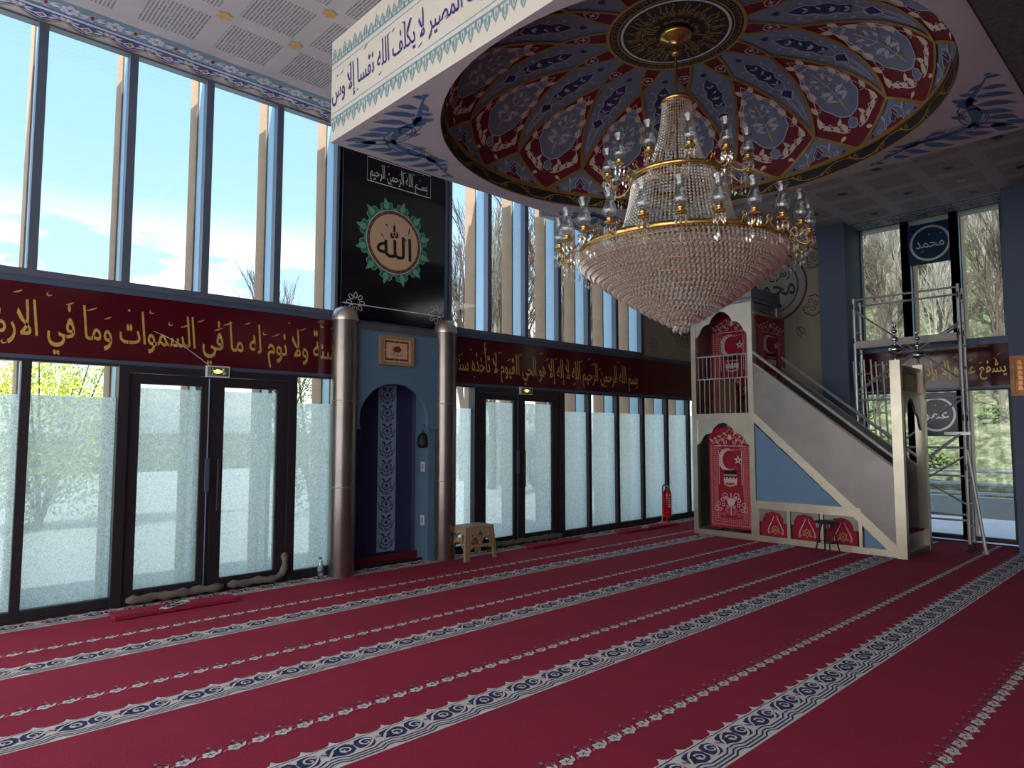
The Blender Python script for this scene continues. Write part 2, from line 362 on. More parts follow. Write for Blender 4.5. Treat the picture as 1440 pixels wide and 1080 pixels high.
# ---- ceilings
def frieze(mb,xa,xb,F,ly=1,m0=0):
    "floral border running along x; y from 0 (window side) to .52; materials m0: blue, iris, white, red, gold"
    u=.335; n=int(round((xb-xa)/u))
    mb.poly([(xa,.30),(xb,.30),(xb,.50),(xa,.50)],F,ly,m0)
    mb.stroke([(xa,.285),(xb,.285)],.03,F,ly+1,m0+2); mb.stroke([(xa,.505),(xb,.505)],.014,F,ly+1,m0)
    mb.stroke([(xa,.315),(xb,.315)],.008,F,ly+1,m0+1)
    for i in range(n):
        x=xa+i*u; P=lambda pts:[(x+a,b) for a,b in pts]
        mb.poly(P(scal(.17,.40,.062,6,.4,4)),F,ly+1,m0+2); mb.poly(P(circ(.17,.40,.016,8)),F,ly+2,m0+4)
        for k in range(6): mb.stroke(P([(.17,.40),(.17+.05*C(k*PI/3+.3),.40+.05*S(k*PI/3+.3))]),.004,F,ly+2,m0+1)
        for sx in (-1,1): mb.poly(P(TR([(0,0),(.06,.022),(.13,.05),(.10,-.0),(.07,-.03)],.17+sx*.055,.40,0,.9,sx)),F,ly+1,m0+2)
        mb.poly(P([(.0,.34),(.03,.40),(.0,.46),(-.03,.40)]),F,ly+1,m0+2); mb.poly(P([(.0,.36),(.017,.40),(.0,.44),(-.017,.40)]),F,ly+2,m0+3)
        for sx in (-1,1): mb.poly(P(leaf(sx*.02+.0,.40+sx*.02,PI/2*(1-sx)+.35,.09,.7)),F,ly+1,m0+2)
        # scalloped iris scroll
        mb.poly(P([(-.17,.27),(.165,.27),(.165,.20),(.12,.145),(.05,.10),(.0,.075),(-.05,.10),(-.12,.145),(-.17,.20)]),F,ly,m0+1)
        mb.stroke(P(bez([(-.17,.18),(-.1,.10),(-.03,.075),(0,.055)],6)+bez([(0,.055),(.03,.075),(.1,.10),(.165,.18)],6)),.016,F,ly+1,m0+4)
        mb.poly(P(TR(BUD,.0,.175,PI/2,.10)),F,ly+1,m0+2); mb.poly(P(TR(BUD,.0,.175,PI/2,.055)),F,ly+2,m0+3); mb.poly(P(circ(0,.175,.014,8)),F,ly+3,m0+4)
        for sx in (-1,1):
            mb.poly(P(leaf(sx*.05,.165,PI/2-sx*1.1,.085,1.1)),F,ly+1,m0+2); mb.poly(P(leaf(sx*.06,.23,PI/2-sx*1.75,.09,1.0)),F,ly+1,m0+2)
            mb.poly(P(scal(sx*.145,.225,.028,5,.3,3)),F,ly+1,m0+2); mb.stroke(P(bez([(0,.11),(sx*.06,.12),(sx*.1,.17),(sx*.15,.16)],6)),.009,F,ly+1,m0+2)
CM=[M['ctext'],M['friezeb'],M['friezei'],M['dwhite'],M['dred'],M['goldp'],M['plaster'],M['dblack']]
mb=MB(); mb.box(-5.2,BX0,-5.2,D+.0,ZL,ZL+.15,0); mb.box(BX0,BX1,BY1,D+.0,ZL,ZL+.15,0)
FC=lambda p,ly:(p[0],D-p[1],ZL-.0015*ly)
mb.poly([(-1.2,0),(4.9,0),(4.9,.56),(-1.2,.56)],FC,1,6); frieze(mb,-.5,4.9,FC,2,1)
for i in range(-4,3):
    for j in range(0,5):
        x=2.63+.64*i; y=5.70-.64*j
        if j==0 and i==2: continue
        mb.poly(star(x,y,.075,.045,6),FC if 0 else (lambda p,ly:(p[0],p[1],ZL-.0015*ly)),3,5)
st('ceiling',mb,CM)
mb=MB(); mb.box(BX1,W+.3,BY0-.05,D+.0,ZR,ZR+.15,0)
FR=lambda p,ly:(W-p[1],p[0],ZR-.0015*ly); FD=lambda p,ly:(p[0],D-p[1],ZR-.0015*ly)
mb.poly([(BY0,0),(D,0),(D,.58),(BY0,.58)],FR,1,6); mb.poly([(7.1,0),(W-.5,0),(W-.5,.58),(7.1,.58)],FD,1,6)
frieze(mb,BY0,D-.4,FR,2,1); frieze(mb,7.1,W-.45,FD,2,1)
for i in range(0,6):
    for j in range(0,9):
        x=7.60+.60*i; y=5.90-.62*j
        if x<10.7: mb.poly(star(x,y,.075,.045,6),lambda p,ly:(p[0],p[1],ZR-.0015*ly),3,[5,7][(i+j)%2])
st('ceiling.001',mb,CM)
# patterned gallery underside behind the canopy, deep interior shade put into its colour
dk=mat('gallery soffit',(74,70,74),.9,0,.5,26,.3,30)
mb=MB(); mb.box(BX0,W+.3,-5.2,BY0-.03,4.12,4.3,0)
st('ceiling.002',mb,[dk])
# ---- window wall: lintel strips and solid parts
mb=MB()
mb.box(-2.0,3.70,D-.02,D+.02,2.19,2.84,0); mb.box(5.36,W,D-.02,D+.02,2.19,2.84,0)
mb.box(3.77,5.31,D+.0,D+.14,2.13,5.3,1)
mb.box(9.60,W+.15,D-.02,D+.02,2.84,5.3,2)
# sand wall painting: small flower medallion and big medallion edge
FQ=lambda p,ly:(p[0],D-.02-.0015*ly,p[1])
for k in range(6):
    a=k*PI/3; mb.stroke(TR(circ(.085,0,.045,12,.034),9.95,3.10,a),.010,FQ,1,3,True)
for k in range(18):
    a=k*PI/9; mb.stroke(TR(circ(.50,0,.085,12,.06),10.95,3.72,a),.012,FQ,1,3,True); mb.stroke(TR(leaf(.35,0,0,.12),10.95,3.72,a),.01,FQ,1,3,True)
mb.stroke(circ(10.95,3.72,.34,40),.02,FQ,1,3,True)
st('wall_front',mb,[M['maroon'],M['pillar'],M['beige'],M['brownw']])
# ---- right wall: sand painted bay, medallion, solid around the windows
mb=MB()
mb.box(W-.02,W+.15,4.0,D,0,ZR+.1,0)
mb.box(W-.02,W+.15,-5.2,2.0,0,ZR+.1,1)
mb.box(W-.02,W+.02,2.0,4.0,2.19,2.80,2)
FW=lambda p,ly:(W-.02-.0015*ly,5.38-p[0],4.10+p[1])     # painted medallion, x to the viewer's right
mb.poly(circ(0,0,.62,48),FW,1,4); mb.poly(circ(0,0,.585,48),FW,2,5); mb.poly(circ(0,0,.47,48),FW,3,4); mb.stroke(circ(0,0,.44,48),.014,FW,4,5,True)
mb.poly(circ(0,0,.432,48),FW,5,5)
write(mb,'محمد',.80,.52,lambda p,ly:FW((p[0]+.42,p[1]-.16),ly),7,4,.1,True,5); write(mb,'رسول الله',.62,.22,lambda p,ly:FW((p[0]+.32,p[1]+.16),ly),7,4,.1,True,5)
for k in range(6):
    a=k*PI/3+PI/6
    sh=[(0,.10),(.10,.17),(.24,.16),(.34,.0),(.24,-.16),(.10,-.17),(0,-.10)]
    mb.stroke(TR(sh,.66*C(a),.66*S(a),a),.018,FW,1,4)
    for q in range(4): mb.stroke(TR(circ(.12+.08*C(q*PI/2+.78),.07*S(q*PI/2+.78),.035,10),.66*C(a),.66*S(a),a),.011,FW,1,4,True)
    b=a+PI/6; mb.stroke(TR(circ(.05,0,.06,10,.09),.68*C(b),.68*S(b),b),.010,FW,1,6,True); mb.stroke(TR(leaf(.18,0,.25,.2),.68*C(b),.68*S(b),b),.012,FW,1,4,True); mb.stroke(TR(leaf(.18,0,-.25,.2,-1),.68*C(b),.68*S(b),b),.012,FW,1,4,True)
st('wall_right',mb,[M['beige'],M['pillar'],M['maroon'],M['maroon'],M['brownw'],M['greyw'],M['seafoam']])
# pillars of the right wall
mb=MB(); mb.box(10.7,W-.021,3.90,4.30,0,ZR,0); st('wall_right.001',mb,[M['pillar']])
mb=MB(); mb.box(10.7,W-.021,1.40,1.905,0,ZR,0); st('wall_right.002',mb,[M['pillar']])
# ---- unseen sides: back wall, and a fully glazed left side that lights the room
mb=MB(); mb.box(-5.35,W+.3,-5.35,-5.2,0,5.2,0); st('wall_back',mb,[M['beige']])
mb=MB(); mb.box(-5.35,-5.2,-5.2,D,0,.1,0); mb.box(-5.35,-5.2,-5.2,D,4.9,5.2,0)
for i in range(7): mb.box(-5.35,-5.2,-5.2+2.0*i,-5.05+2.0*i,.1,4.9,0)
st('wall_left',mb,[M['frame']])
# ---- glazing of the window wall
wn=[0]
def window(x0,x1,z0,z1,film=None,front=True,lastm=True,plane='q',mw=.07):
    wn[0]+=1; a=MB(); w=mw/2; d=.06
    if plane=='q': bx=lambda xa,xb,za,zb,ya=-d,yb=.03:a.box(xa,xb,D+ya,D+yb,za,zb,0)
    else: bx=lambda xa,xb,za,zb,ya=-d,yb=.03:a.box(W+ya,W+yb,xa,xb,za,zb,0)
    bx(x0-w,x0+w,z0-.06,z1)
    if lastm: bx(x1-w,x1+w,z0-.06,z1)
    bx(x0+w,x1-w,z0-.06,z0); bx(x0+w,x1-w,z1-.02,z1)
    f=st('window_%d'%wn[0],a,[M['frameu'] if z0>2.5 else M['frame']])
    g=MB(); e=.0
    if plane=='q': g.box(x0+w,x1-w,D+.0,D+.008,z0,z1-.02,0)
    else: g.box(W+.0,W+.008,x0+w,x1-w,z0,z1-.02,0)
    g.build('pane',M['glass'],f)
    if film:
        h=MB(); h.add([(x0+w,D-.004,z0),(x1-w,D-.004,z0),(x1-w,D-.004,film),(x0+w,D-.004,film)],[(0,1,2,3)],0); h.build('frosted_film',M['frost'],f)
    return f
XL=[-.525,.18,.885,1.59,2.285,3.02,3.735]; XR=[5.345,6.04,6.755,7.46,8.145,8.86,9.56]
for a,b in zip(XL,XL[1:]): window(a,b,2.93,ZL,lastm=b>3.7)
for a,b in zip(XR,XR[1:]): window(a,b,2.93,ZL if a<7.0 else ZR,lastm=b>9.5)
for a,b,l in ((-.525,.18,0),(.18,.885,0),(.885,1.60,0),(3.23,3.735,1)): window(a,b,.09,2.17,1.87,lastm=l)
for a,b,l in ((5.40,5.79,0),(7.49,8.145,0),(8.145,8.86,0),(8.86,9.56,0),(9.56,10.28,0),(10.28,10.99,0),(10.99,11.38,1)): window(a,b,.09,2.17,1.87,lastm=l)
def rw(a,b,z0,z1): window(a,b,z0,z1,None,plane='r',mw=.10)
for z0,z1 in ((.09,2.17),(2.90,ZR)):
    rw(2.00,2.61,z0,z1); rw(2.61,3.26,z0,z1); rw(3.26,3.93,z0,z1)
# slate trims above and below the lettered band
tn=[0]
def trim(*b,m='slate'):
    tn[0]+=1; mb=MB(); mb.box(*b); st('trim_%d'%tn[0],mb,[M[m]])
for x0,x1 in ((-2.0,3.70),(5.36,W-.02)):
    trim(x0,x1,D-.05,D-.021,2.165,2.205); trim(x0,x1,D-.05,D-.021,2.815,2.88)
trim(W-.05,W-.021,2.0,3.9,2.165,2.205); trim(W-.05,W-.021,2.0,3.9,2.80,2.85)
trim(-2.0,W-.02,D-.08,D-.061,0,.03,m='blackm')
# ---- double doors
def door(n,x0,x1,g):
    a=MB(); a.box(x0-.035,x0+.05,D-.09,D+.04,0,2.165,0); a.box(x1-.05,x1+.035,D-.09,D+.04,0,2.165,0); a.box(x0+.05,x1-.05,D-.09,D+.04,2.10,2.165,0); a.box(x0+.05,x1-.05,D-.07,D+.04,0,.025,0)
    r=st('door_%d'%n,a,[M['frame']])
    xm=(g[1]+g[2])/2
    for i,(l,h,ga,gb) in enumerate(((x0+.055,xm-.003,g[0],g[1]),(xm+.003,x1-.055,g[2],g[3]))):
        m=MB(); y0,y1=D-.065,D+.0
        m.box(l,ga,y0,y1,.03,2.095,0); m.box(gb,h,y0,y1,.03,2.095,0); m.box(ga,gb,y0,y1,.03,.13,0); m.box(ga,gb,y0,y1,2.0,2.095,0)
        lf=m.build('door_leaf',M['frame'],r)
        m=MB(); m.box(ga,gb,D-.035,D-.028,.13,2.0,0); m.build('pane',M['glass'],lf)
        m=MB(); m.add([(ga,D-.037,.13),(gb,D-.037,.13),(gb,D-.037,1.965),(ga,D-.037,1.965)],[(0,1,2,3)],0); m.build('frosted_film',M['frost'],lf)
        if i==1:
            m=MB(); m.tube([(l+.05,D-.12,.79),(l+.05,D-.12,1.29)],.014,10); m.tube([(l+.05,D-.065,.84),(l+.05,D-.12,.84)],.01,8); m.tube([(l+.05,D-.065,1.24),(l+.05,D-.12,1.24)],.01,8); m.build('door_handle',M['blackm'],lf)
        else:
            m=MB(); m.tube([(h-.04,D-.078,.05),(h-.04,D-.078,2.08)],.008,6); m.box(h-.058,h-.022,D-.10,D-.066,.98,1.30,0); m.build('bolt_rod',M['slate'],lf)
door(1,1.60,3.23,(1.75,2.29,2.51,3.06)); door(2,5.79,7.49,(5.97,6.49,6.71,7.27))
# ================================================================== LETTERED BANDS AND PANELS
def band(label,x0,x1,text,width,xr,seed,h=.235):
    r=thing('calligraphy_band',label,'wall panel',((x0+x1)/2,D-.03,2.205),'maroon lettered bands on the walls')
    m=MB(); m.box(x0,x1,D-.03,D-.0205,2.206,2.814,0); m.build('panel',M['maroon'],r)
    m=MB(); F=lambda p,ly:(xr+p[0],D-.031-.0008*ly,2.375+p[1]); write(m,text,width,h,F,1,0,.12,True,seed)
    m.build('gold_lettering',M['gold'],r)
band('maroon glass band with large gold calligraphy over the left double door',-2.0,3.69,'سنة ولا نوم له ما في السموات وما في الارض من ذا الذي',4.1,3.76,4,.285)
band('maroon glass band with gold calligraphy over the middle double door, ending at the corner',5.37,W-.03,'بسم الله الرحمن الرحيم الله لا إله إلا هو الحي القيوم لا تأخذه سنة',4.0,9.45,8,.27)
r=thing('calligraphy_band','maroon glass band with gold calligraphy behind the scaffold on the right wall','wall panel',(W-.03,2.95,2.205),'maroon lettered bands on the walls')
m=MB(); m.box(W-.03,W-.0205,2.0,3.9,2.206,2.799,0); m.build('panel',M['maroon'],r)
m=MB(); F=lambda p,ly:(W-.031-.0008*ly,2.06-p[0],2.40+p[1]); write(m,'يشفع عنده إلا بإذنه يعلم ما بين',1.8,.20,F,1,0,.12,True,6); m.build('gold_lettering',M['gold'],r)
# cable drooping over the left band to the exit sign
def cable(label,pts,r=.003,m='white'):
    a=MB(); a.tube(pts,r,5); tag(a.build('cable',M[m]),label,'cable')
cable('thin wire looping down the maroon band to the left exit sign',[(x,D-.045,z) for x,z in bez([(1.85,2.50),(2.05,2.44),(2.25,2.30),(2.36,2.21)],10)])
# black panel above the mihrab
r=thing('wall_plaque','tall glossy black panel with round green-edged medallion above the mihrab','wall panel',(4.53,D-.04,2.86))
m=MB(); m.box(3.78,5.27,D-.05,D-.005,2.86,5.2,0); m.build('panel',M['black'],r)
m=MB(); m.box(3.735,3.78,D-.06,D-.005,2.80,5.2,0); m.box(5.27,5.325,D-.06,D-.005,2.80,5.2,0); m.box(3.78,5.27,D-.06,D-.005,2.80,2.86,0); m.build('edge_frame',M['slate'],r)
FP=lambda p,ly:(p[0],D-.0505-.0012*ly,p[1])
m=MB(); cx,cz=4.49,3.87; lob=12
for k in range(lob):
    a=2*PI*k/lob+PI/12
    out=[(.34,-.125),(.42,-.115),(.44,-.085),(.485,-.09),(.51,-.055),(.50,-.03),(.545,-.012),(.575,0),(.545,.012),(.50,.03),(.51,.055),(.485,.09),(.44,.085),(.42,.115),(.34,.125)]
    o=[(x*.95,y*.95) for x,y in out]
    m.poly(TR(o,cx,cz,a),FP,1,0); m.stroke(TR(o,cx,cz,a),.012,FP,2,1)
    m.poly(TR(circ(.445,0,.040,12),cx,cz,a),FP,2,1); m.poly(TR(circ(.500,0,.018,8),cx,cz,a),FP,2,1); m.stroke(TR(leaf(.33,.05,.3,.10),cx,cz,a),.007,FP,2,1); m.stroke(TR(leaf(.33,-.05,-.3,.10,-1),cx,cz,a),.007,FP,2,1)
m.build('green_rosette',[M['teal'],M['tealk']],r)
m=MB(); m.poly(circ(cx,cz,.395,48),FP,3,0); m.poly(circ(cx,cz,.385,48),FP,4,1); m.poly(circ(cx,cz,.345,48),FP,5,2)
for k in range(24): a=2*PI*k/24; m.poly(circ(cx+.365*C(a),cz+.365*S(a),.006,6),FP,5,2)
m.build('medallion',[M['white'],M['brownp'],M['tan']],r)
# God's name, drawn by pen strokes
m=MB(); vs_,fs_,w_=arabic('\ufdf2'); k_=.50/w_; y0_=min(v[1] for v in vs_); y1_=max(v[1] for v in vs_)
m.add([FP((cx-.25+v[0]*k_,cz-.20+(v[1]-y0_)/(y1_-y0_)*.40),6) for v in vs_],fs_,0)
for q_ in ([(-.14,.19),(-.10,.22),(-.11,.16)],[(-.01,.24),(.0,.20),(.01,.16)],[(-.20,.05),(-.17,.08),(-.16,.03)],[(.14,.05),(.16,.09),(.17,.03)],[(.20,.12),(.215,.20),(.225,.23)]):
    m.stroke([(cx+x,cz+y) for x,y in bez(q_,6)],bulge(7,.018),FP,6,0)
m.build('black_lettering',M['blackm'],r)
m=MB(); m.stroke([(4.10,4.555),(5.03,4.555),(5.03,4.845),(4.10,4.845)],.012,FP,1,0,True)
F=lambda p,ly:(4.98+p[0],D-.0505-.0012*ly,4.625+p[1]); vs=None
write(m,'بســم الله الرحمن الرحيم',.84,.16,F,2,0,.1,True,2); m.build('white_lettering',M['white'],r)
m=MB(); m.stroke([(3.80,3.04),(5.25,3.04)],.012,FP,1,0)
for x in (3.97,5.13):
    for k in range(8): m.stroke(TR(circ(.085,0,.035,8,.022),x,3.06,k*PI/4),.009,FP,2,0,True)
m.build('flower_line',M['white'],r)
# ================================================================== MIHRAB
NY=7.10
r=thing('mihrab','blue prayer niche with an arched front and patterned strip between the steel columns','prayer niche',(4.42,6.7,0))
m=MB(); arch=[(-.46,0),(-.475,.10),(-.46,.22),(-.40,.34),(-.29,.45),(-.15,.515),(0,.535),(.15,.515),(.29,.45),(.40,.34),(.46,.22),(.475,.10),(.46,0)]
pl=[(3.80,1.59)]+[(4.41+x,1.59+z) for x,z in arch]+[(5.05,1.59),(5.05,2.72),(3.80,2.72)]
half=lambda s:[(4.41+s*x,1.59+z) for x,z in arch[6:]]+[(4.41+s*.64,1.59),(4.41+s*.64,2.72),(4.41,2.72)]
for s_ in (1,-1): m.slab(half(s_),lambda p,h:(p[0],6.68+h,p[1]),.05)
m.build('arch_panel',M['wallblue'],r)
m=MB(); m.box(3.80,5.05,6.69,6.90,2.721,2.80,0); m.build('ledge',M['steeld'],r)
m=MB(); m.box(4.93,5.04,6.731,NY,0,2.72,0); m.box(3.82,3.90,6.731,NY,0,2.72,0); m.box(3.90,4.93,6.731,NY,2.60,2.72,0); m.build('jamb',M['wallblue'],r)
m=MB(); pts=[(3.90,6.98),(4.10,7.07),(4.30,NY),(4.70,NY),(4.90,7.04),(4.93,7.0)]
for a,b in zip(pts,pts[1:]): m.add([(a[0],a[1],0),(b[0],b[1],0),(b[0],b[1],2.6),(a[0],a[1],2.6)],[(0,1,2,3)],0)
m.build('niche_wall',M['niche'],r)
m=MB(); FN=lambda p,ly:(p[0],NY-.003-.0015*ly,p[1]); m.poly([(4.44,.11),(4.70,.11),(4.70,2.59),(4.44,2.59)],FN,1,0)
for k in range(11):
    z=.24+k*.222; c=4.57
    m.stroke(scal(c,z,.062,8,.3,3,.8),.012,FN,2,1,True); m.poly(TR(BUD,c,z,0,.05),FN,2,1)
    for s_ in (-1,1):
        m.poly(leaf(c+s_*.02,z+.055,PI/2-s_*1.0,.07,1.2) if s_>0 else TR(leaf(0.02,.055,PI/2-1.0,.07,1.2),c,z,0,1,-1),FN,2,1)
        m.stroke(TR(spiral(.075,-.03,.4,.022,1.1,8),c,z,0,1,s_),.007,FN,2,1); m.poly(TR(leaf(.05,-.085,.6,.06),c,z,0,1,s_),FN,2,1); m.stroke(TR(bez([(.0,-.11),(.06,-.10),(.1,-.05),(.115,.03)],6),c,z,0,1,s_),.007,FN,2,1)
        m.poly(TR(leaf(.0,-.105,.9,.05),c,z,0,1,s_),FN,2,1)
m.build('patterned_strip',[M['nichepat'],M['niche']],r)
m=MB(); m.box(3.90,4.93,6.95,6.985,0,.10,0); m.build('skirting',M['rugd'],r)
for nm,z0 in (('wall_switch',1.07),('wall_socket',.42)):
    m=MB(); m.box(4.9215,4.93,6.80,6.875,z0,z0+.12,0); a=m.build(nm,M['white'],r); m=MB(); m.box(4.9185,4.9215,6.815,6.86,z0+.02,z0+.10,0); m.build('cover',M['plaster'],a)
# bag on a hook at the right jamb
r=thing('hanging_bag','small black bag hanging by a cord on the right jamb of the prayer niche','bag',(4.88,6.80,1.35))
m=MB(); 
m.lathe([(.0,0),(.055,.01),(.07,.05),(.065,.12),(.045,.17),(.02,.19),(0,.195)],12,(4.885,6.79,1.36)); m.build('bag_body',M['blackm'],r,True)
m=MB(); m.tube([(4.92,6.79,1.66),(4.90,6.785,1.60),(4.885,6.79,1.54)],.004,5); m.tube([(4.92,6.80,1.62),(4.87,6.76,1.66),(4.85,6.76,1.58),(4.885,6.79,1.54)],.003,5); m.build('cord',M['blackm'],r)
# framed relief over the arch
r=thing('picture_frame','small carved beige frame with a raised inscription hung over the niche arch','picture frame',(4.41,6.66,2.33))
m=MB(); F=lambda p,h:(4.41+p[0],6.679-h,2.51+p[1])
for a,b,c,d in ((-.235,.235,.135,.175),(-.235,.235,-.175,-.135),(-.235,-.19,-.135,.135),(.19,.235,-.135,.135)): m.box(4.41+a,4.41+b,6.645,6.679,2.51+c,2.51+d)
m.build('frame',M['oldgold'],r)
m=MB(); m.box(4.22,4.60,6.66,6.678,2.375,2.645,0); F=lambda p,ly:(4.41+p[0],6.6595-.001*ly,2.51+p[1])
m.stroke([(-.155,-.105),(.155,-.105),(.155,.105),(-.155,.105)],.03,F,1,1,True)
for k in range(14): a=2*PI*k/14; m.poly(circ(.155*C(a)*1.0,.105*S(a),.008,6),F,2,0)
m.poly(scal(0,.015,.06,8,.2,3,.6),F,2,2); write(m,'الله',.07,.06,lambda p,ly:F((p[0]+.035,p[1]),ly),3,1,0,False); write(m,'الحمد لله',.16,.04,lambda p,ly:F((p[0]+.08,p[1]-.06),ly),3,1,0,False)
m.build('relief_plate',[M['tan'],M['brownp'],M['bronze']],r)
# wrapped steel columns
for x,lb in ((3.76,'round brushed steel column with domed top left of the prayer niche'),(5.17,'round brushed steel column with domed top right of the prayer niche')):
    r=thing('steel_column',lb,'column',(x,6.72,0),'steel columns flanking the niche')
    m=MB(); m.lathe([(.145,0),(.145,2.80)],28,(x,6.72,0)); m.build('shaft',M['steelw'] if 'steelw' in M else M['steel'],r,True)
    m=MB(); m.lathe([(.148,2.80),(.15,2.82),(.14,2.88),(.11,2.93),(.06,2.96),(0,2.97)],28,(x,6.72,0)); m.build('dome_cap',M['steel'],r,True)
    m=MB()
    for z in (.95,1.9): m.lathe([(.1452,z),(.1462,z+.002),(.1462,z+.008),(.1452,z+.01)],28,(x,6.72,0))
    m.build('joint_ring',M['steeld'],r,True)
# exit signs
amb=bpy.data.materials.new('amber lamp'); amb.use_nodes=True; _b=amb.node_tree.nodes['Principled BSDF']; _b.inputs['Base Color'].default_value=(1,.35,.03,1); _b.inputs['Emission Color'].default_value=(1,.33,.03,1); _b.inputs['Emission Strength'].default_value=5
grn=mat('sign green',(52,92,72),.4)
def exit_sign(x0,x1,z0,z1,label):
    y=D-.13; r=thing('exit_sign',label,'exit sign',((x0+x1)/2,D-.10,z0),'emergency exit signs')
    m=MB(); m.box(x0,x1,y,D-.09,z0,z1,0); m.build('housing',M['white'],r)
    e=.012; m=MB(); m.box(x0+e,x1-e,y-.003,y,z0+e,z1-e,0); m.build('green_plate',grn,r)
    w=x1-x0; h=z1-z0; F=lambda p,ly:(x0+p[0]*w,y-.0035-.001*ly,z0+p[1]*h)
    m=MB(); m.stroke([(.70,.80),(.70,.42)],.10,F,1); m.poly([(.60,.5),(.86,.42),(.72,.18)],F,1)
    m.poly(circ(.24,.74,.035,8,.07),F,1); m.stroke([(.25,.66),(.28,.44),(.22,.2)],.05,F,1); m.stroke([(.28,.44),(.36,.34),(.33,.2)],.04,F,1); m.stroke([(.16,.5),(.25,.62),(.36,.52)],.035,F,1); m.stroke([(.12,.15),(.12,.85),(.2,.85)],.025,F,1)
    m.build('running_figure_and_arrow',M['white'],r)
    m=MB(); m.poly(scal(.47,.5,.13,8,.35,3,1.3),F,2); m.poly([(.3,.45),(.64,.45),(.64,.58),(.3,.58)],F,2); m.build('amber_lamp',amb,r)
exit_sign(2.31,2.53,2.095,2.205,'green exit sign with glowing amber lamp over the left double door')
exit_sign(6.57,6.80,2.09,2.195,'green exit sign with glowing amber lamp over the middle double door')
# ================================================================== CANOPY WITH DOME
cn=thing('ceiling_canopy','dropped square canopy with a painted red and blue dome and calligraphy fascia','ceiling canopy',(CX,CY,ZS))
m=MB()
angs=sorted(set([round(2*PI*k/96,6) for k in range(96)]+[round(math.atan2(y-CY,x-CX)%(2*PI),6) for x in (BX0,BX1) for y in (BY0,BY1)]))
def sq(a):
    c,s_=C(a),S(a); t=min([((BX1 if c>0 else BX0)-CX)/c if abs(c)>1e-9 else 1e9,((BY1 if s_>0 else BY0)-CY)/s_ if abs(s_)>1e-9 else 1e9]); return (CX+c*t,CY+s_*t)
n=len(angs)
for i in range(n):
    a,b=angs[i],angs[(i+1)%n]
    m.add([(CX+RD*C(a),CY+RD*S(a),ZS),sq(a)+(ZS,),sq(b)+(ZS,),(CX+RD*C(b),CY+RD*S(b),ZS)],[(0,3,2,1)],0)
# corner arabesques
def half(P):
    q=bez([(.42,.42),(.52,.30),(.75,.36),(.90,.33)],12); m.stroke([P(p) for p in q],bulge(13,.085,.35),FS,2,1)
    q=bez([(.90,.33),(1.02,.30),(1.10,.20),(1.30,.13)],12); m.stroke([P(p) for p in q],taper(13,.065,.008),FS,2,1)
    q=bez([(.42,.42),(.40,.30),(.30,.24),(.16,.16)],10); m.stroke([P(p) for p in q],taper(11,.065,.01),FS,2,1)
    for c_,rx,ry,w in (((.58,.43),.20,.10,.014),((.60,.42),.16,.075,.012),((.74,.43),.13,.07,.012)): m.stroke([P((c_[0]+rx*C(t*PI/10),c_[1]+ry*S(t*PI/10)-.06)) for t in range(20)],w,FS,2,1,True)
    m.poly([P(p) for p in [(.80,.38),(.90,.27),(.99,.30),(.97,.38),(.90,.42)]],FS,2,1)
    for x,y,a,l,w in ((.30,.20,-2.45,.24,.8),(.30,.30,-2.356,.16,1.4),(.50,.30,-2.30,.30,.75),(.66,.33,-2.25,.32,.7),(.82,.30,-2.2,.34,.65),(.98,.26,-2.15,.30,.7),(1.10,.20,-2.1,.20,.9),(1.18,.19,2.2,.13,1.3),(1.27,.15,-1.9,.12,1.2),(.95,.33,.8,.14,1.2),(.62,.40,.8,.16,1.0),(1.04,.27,.9,.12,1.1)):
        m.poly([P(p) for p in leaf(x,y,a,l*.92,w*1.5)],FS,3,1)
    m.poly([P(p) for p in circ(1.32,.12,.022,8)],FS,3,1); m.stroke([P(p) for p in spiral(.95,.22,0,.05,1.2,10)],.014,FS,2,1)
FS=lambda p,ly:(p[0],p[1],ZS-.0012*ly)
for cx_,sx in ((BX0,1),(BX1,-1)):
    for cy_,sy in ((BY0,1),(BY1,-1)):
        half(lambda p:(cx_+sx*p[0]*.98,cy_+sy*p[1]*.98)); half(lambda p:(cx_+sx*p[1]*.98,cy_+sy*p[0]*.98))
m.build('soffit',[M['plaster'],M['bluep']],cn)
# fascia
m=MB()
m.add([(BX0,BY0,ZS),(BX0,BY1,ZS),(BX0,BY1,ZL),(BX0,BY0,ZL)],[(0,1,2,3)],0)
m.add([(BX1,BY0,ZS),(BX1,BY1,ZS),(BX1,BY1,ZL),(BX1,BY0,ZL)],[(0,1,2,3)],0)
m.add([(BX0,BY1,ZS),(BX1,BY1,ZS),(BX1,BY1,ZL),(BX0,BY1,ZL)],[(0,1,2,3)],0)
m.add([(BX0,BY0,ZS),(BX1,BY0,ZS),(BX1,BY0,ZL),(BX0,BY0,ZL)],[(0,1,2,3)],0)
m.build('fascia',M['beam'],cn)
m=MB(); FF=lambda p,ly:(BX0-.001*ly-.001,BY1-p[0],p[1]); Ln=BY1-BY0
m.stroke([(0,4.84),(Ln,4.84)],.008,FF,1,0); m.stroke([(0,4.42),(Ln,4.42)],.008,FF,1,0)
u=.175
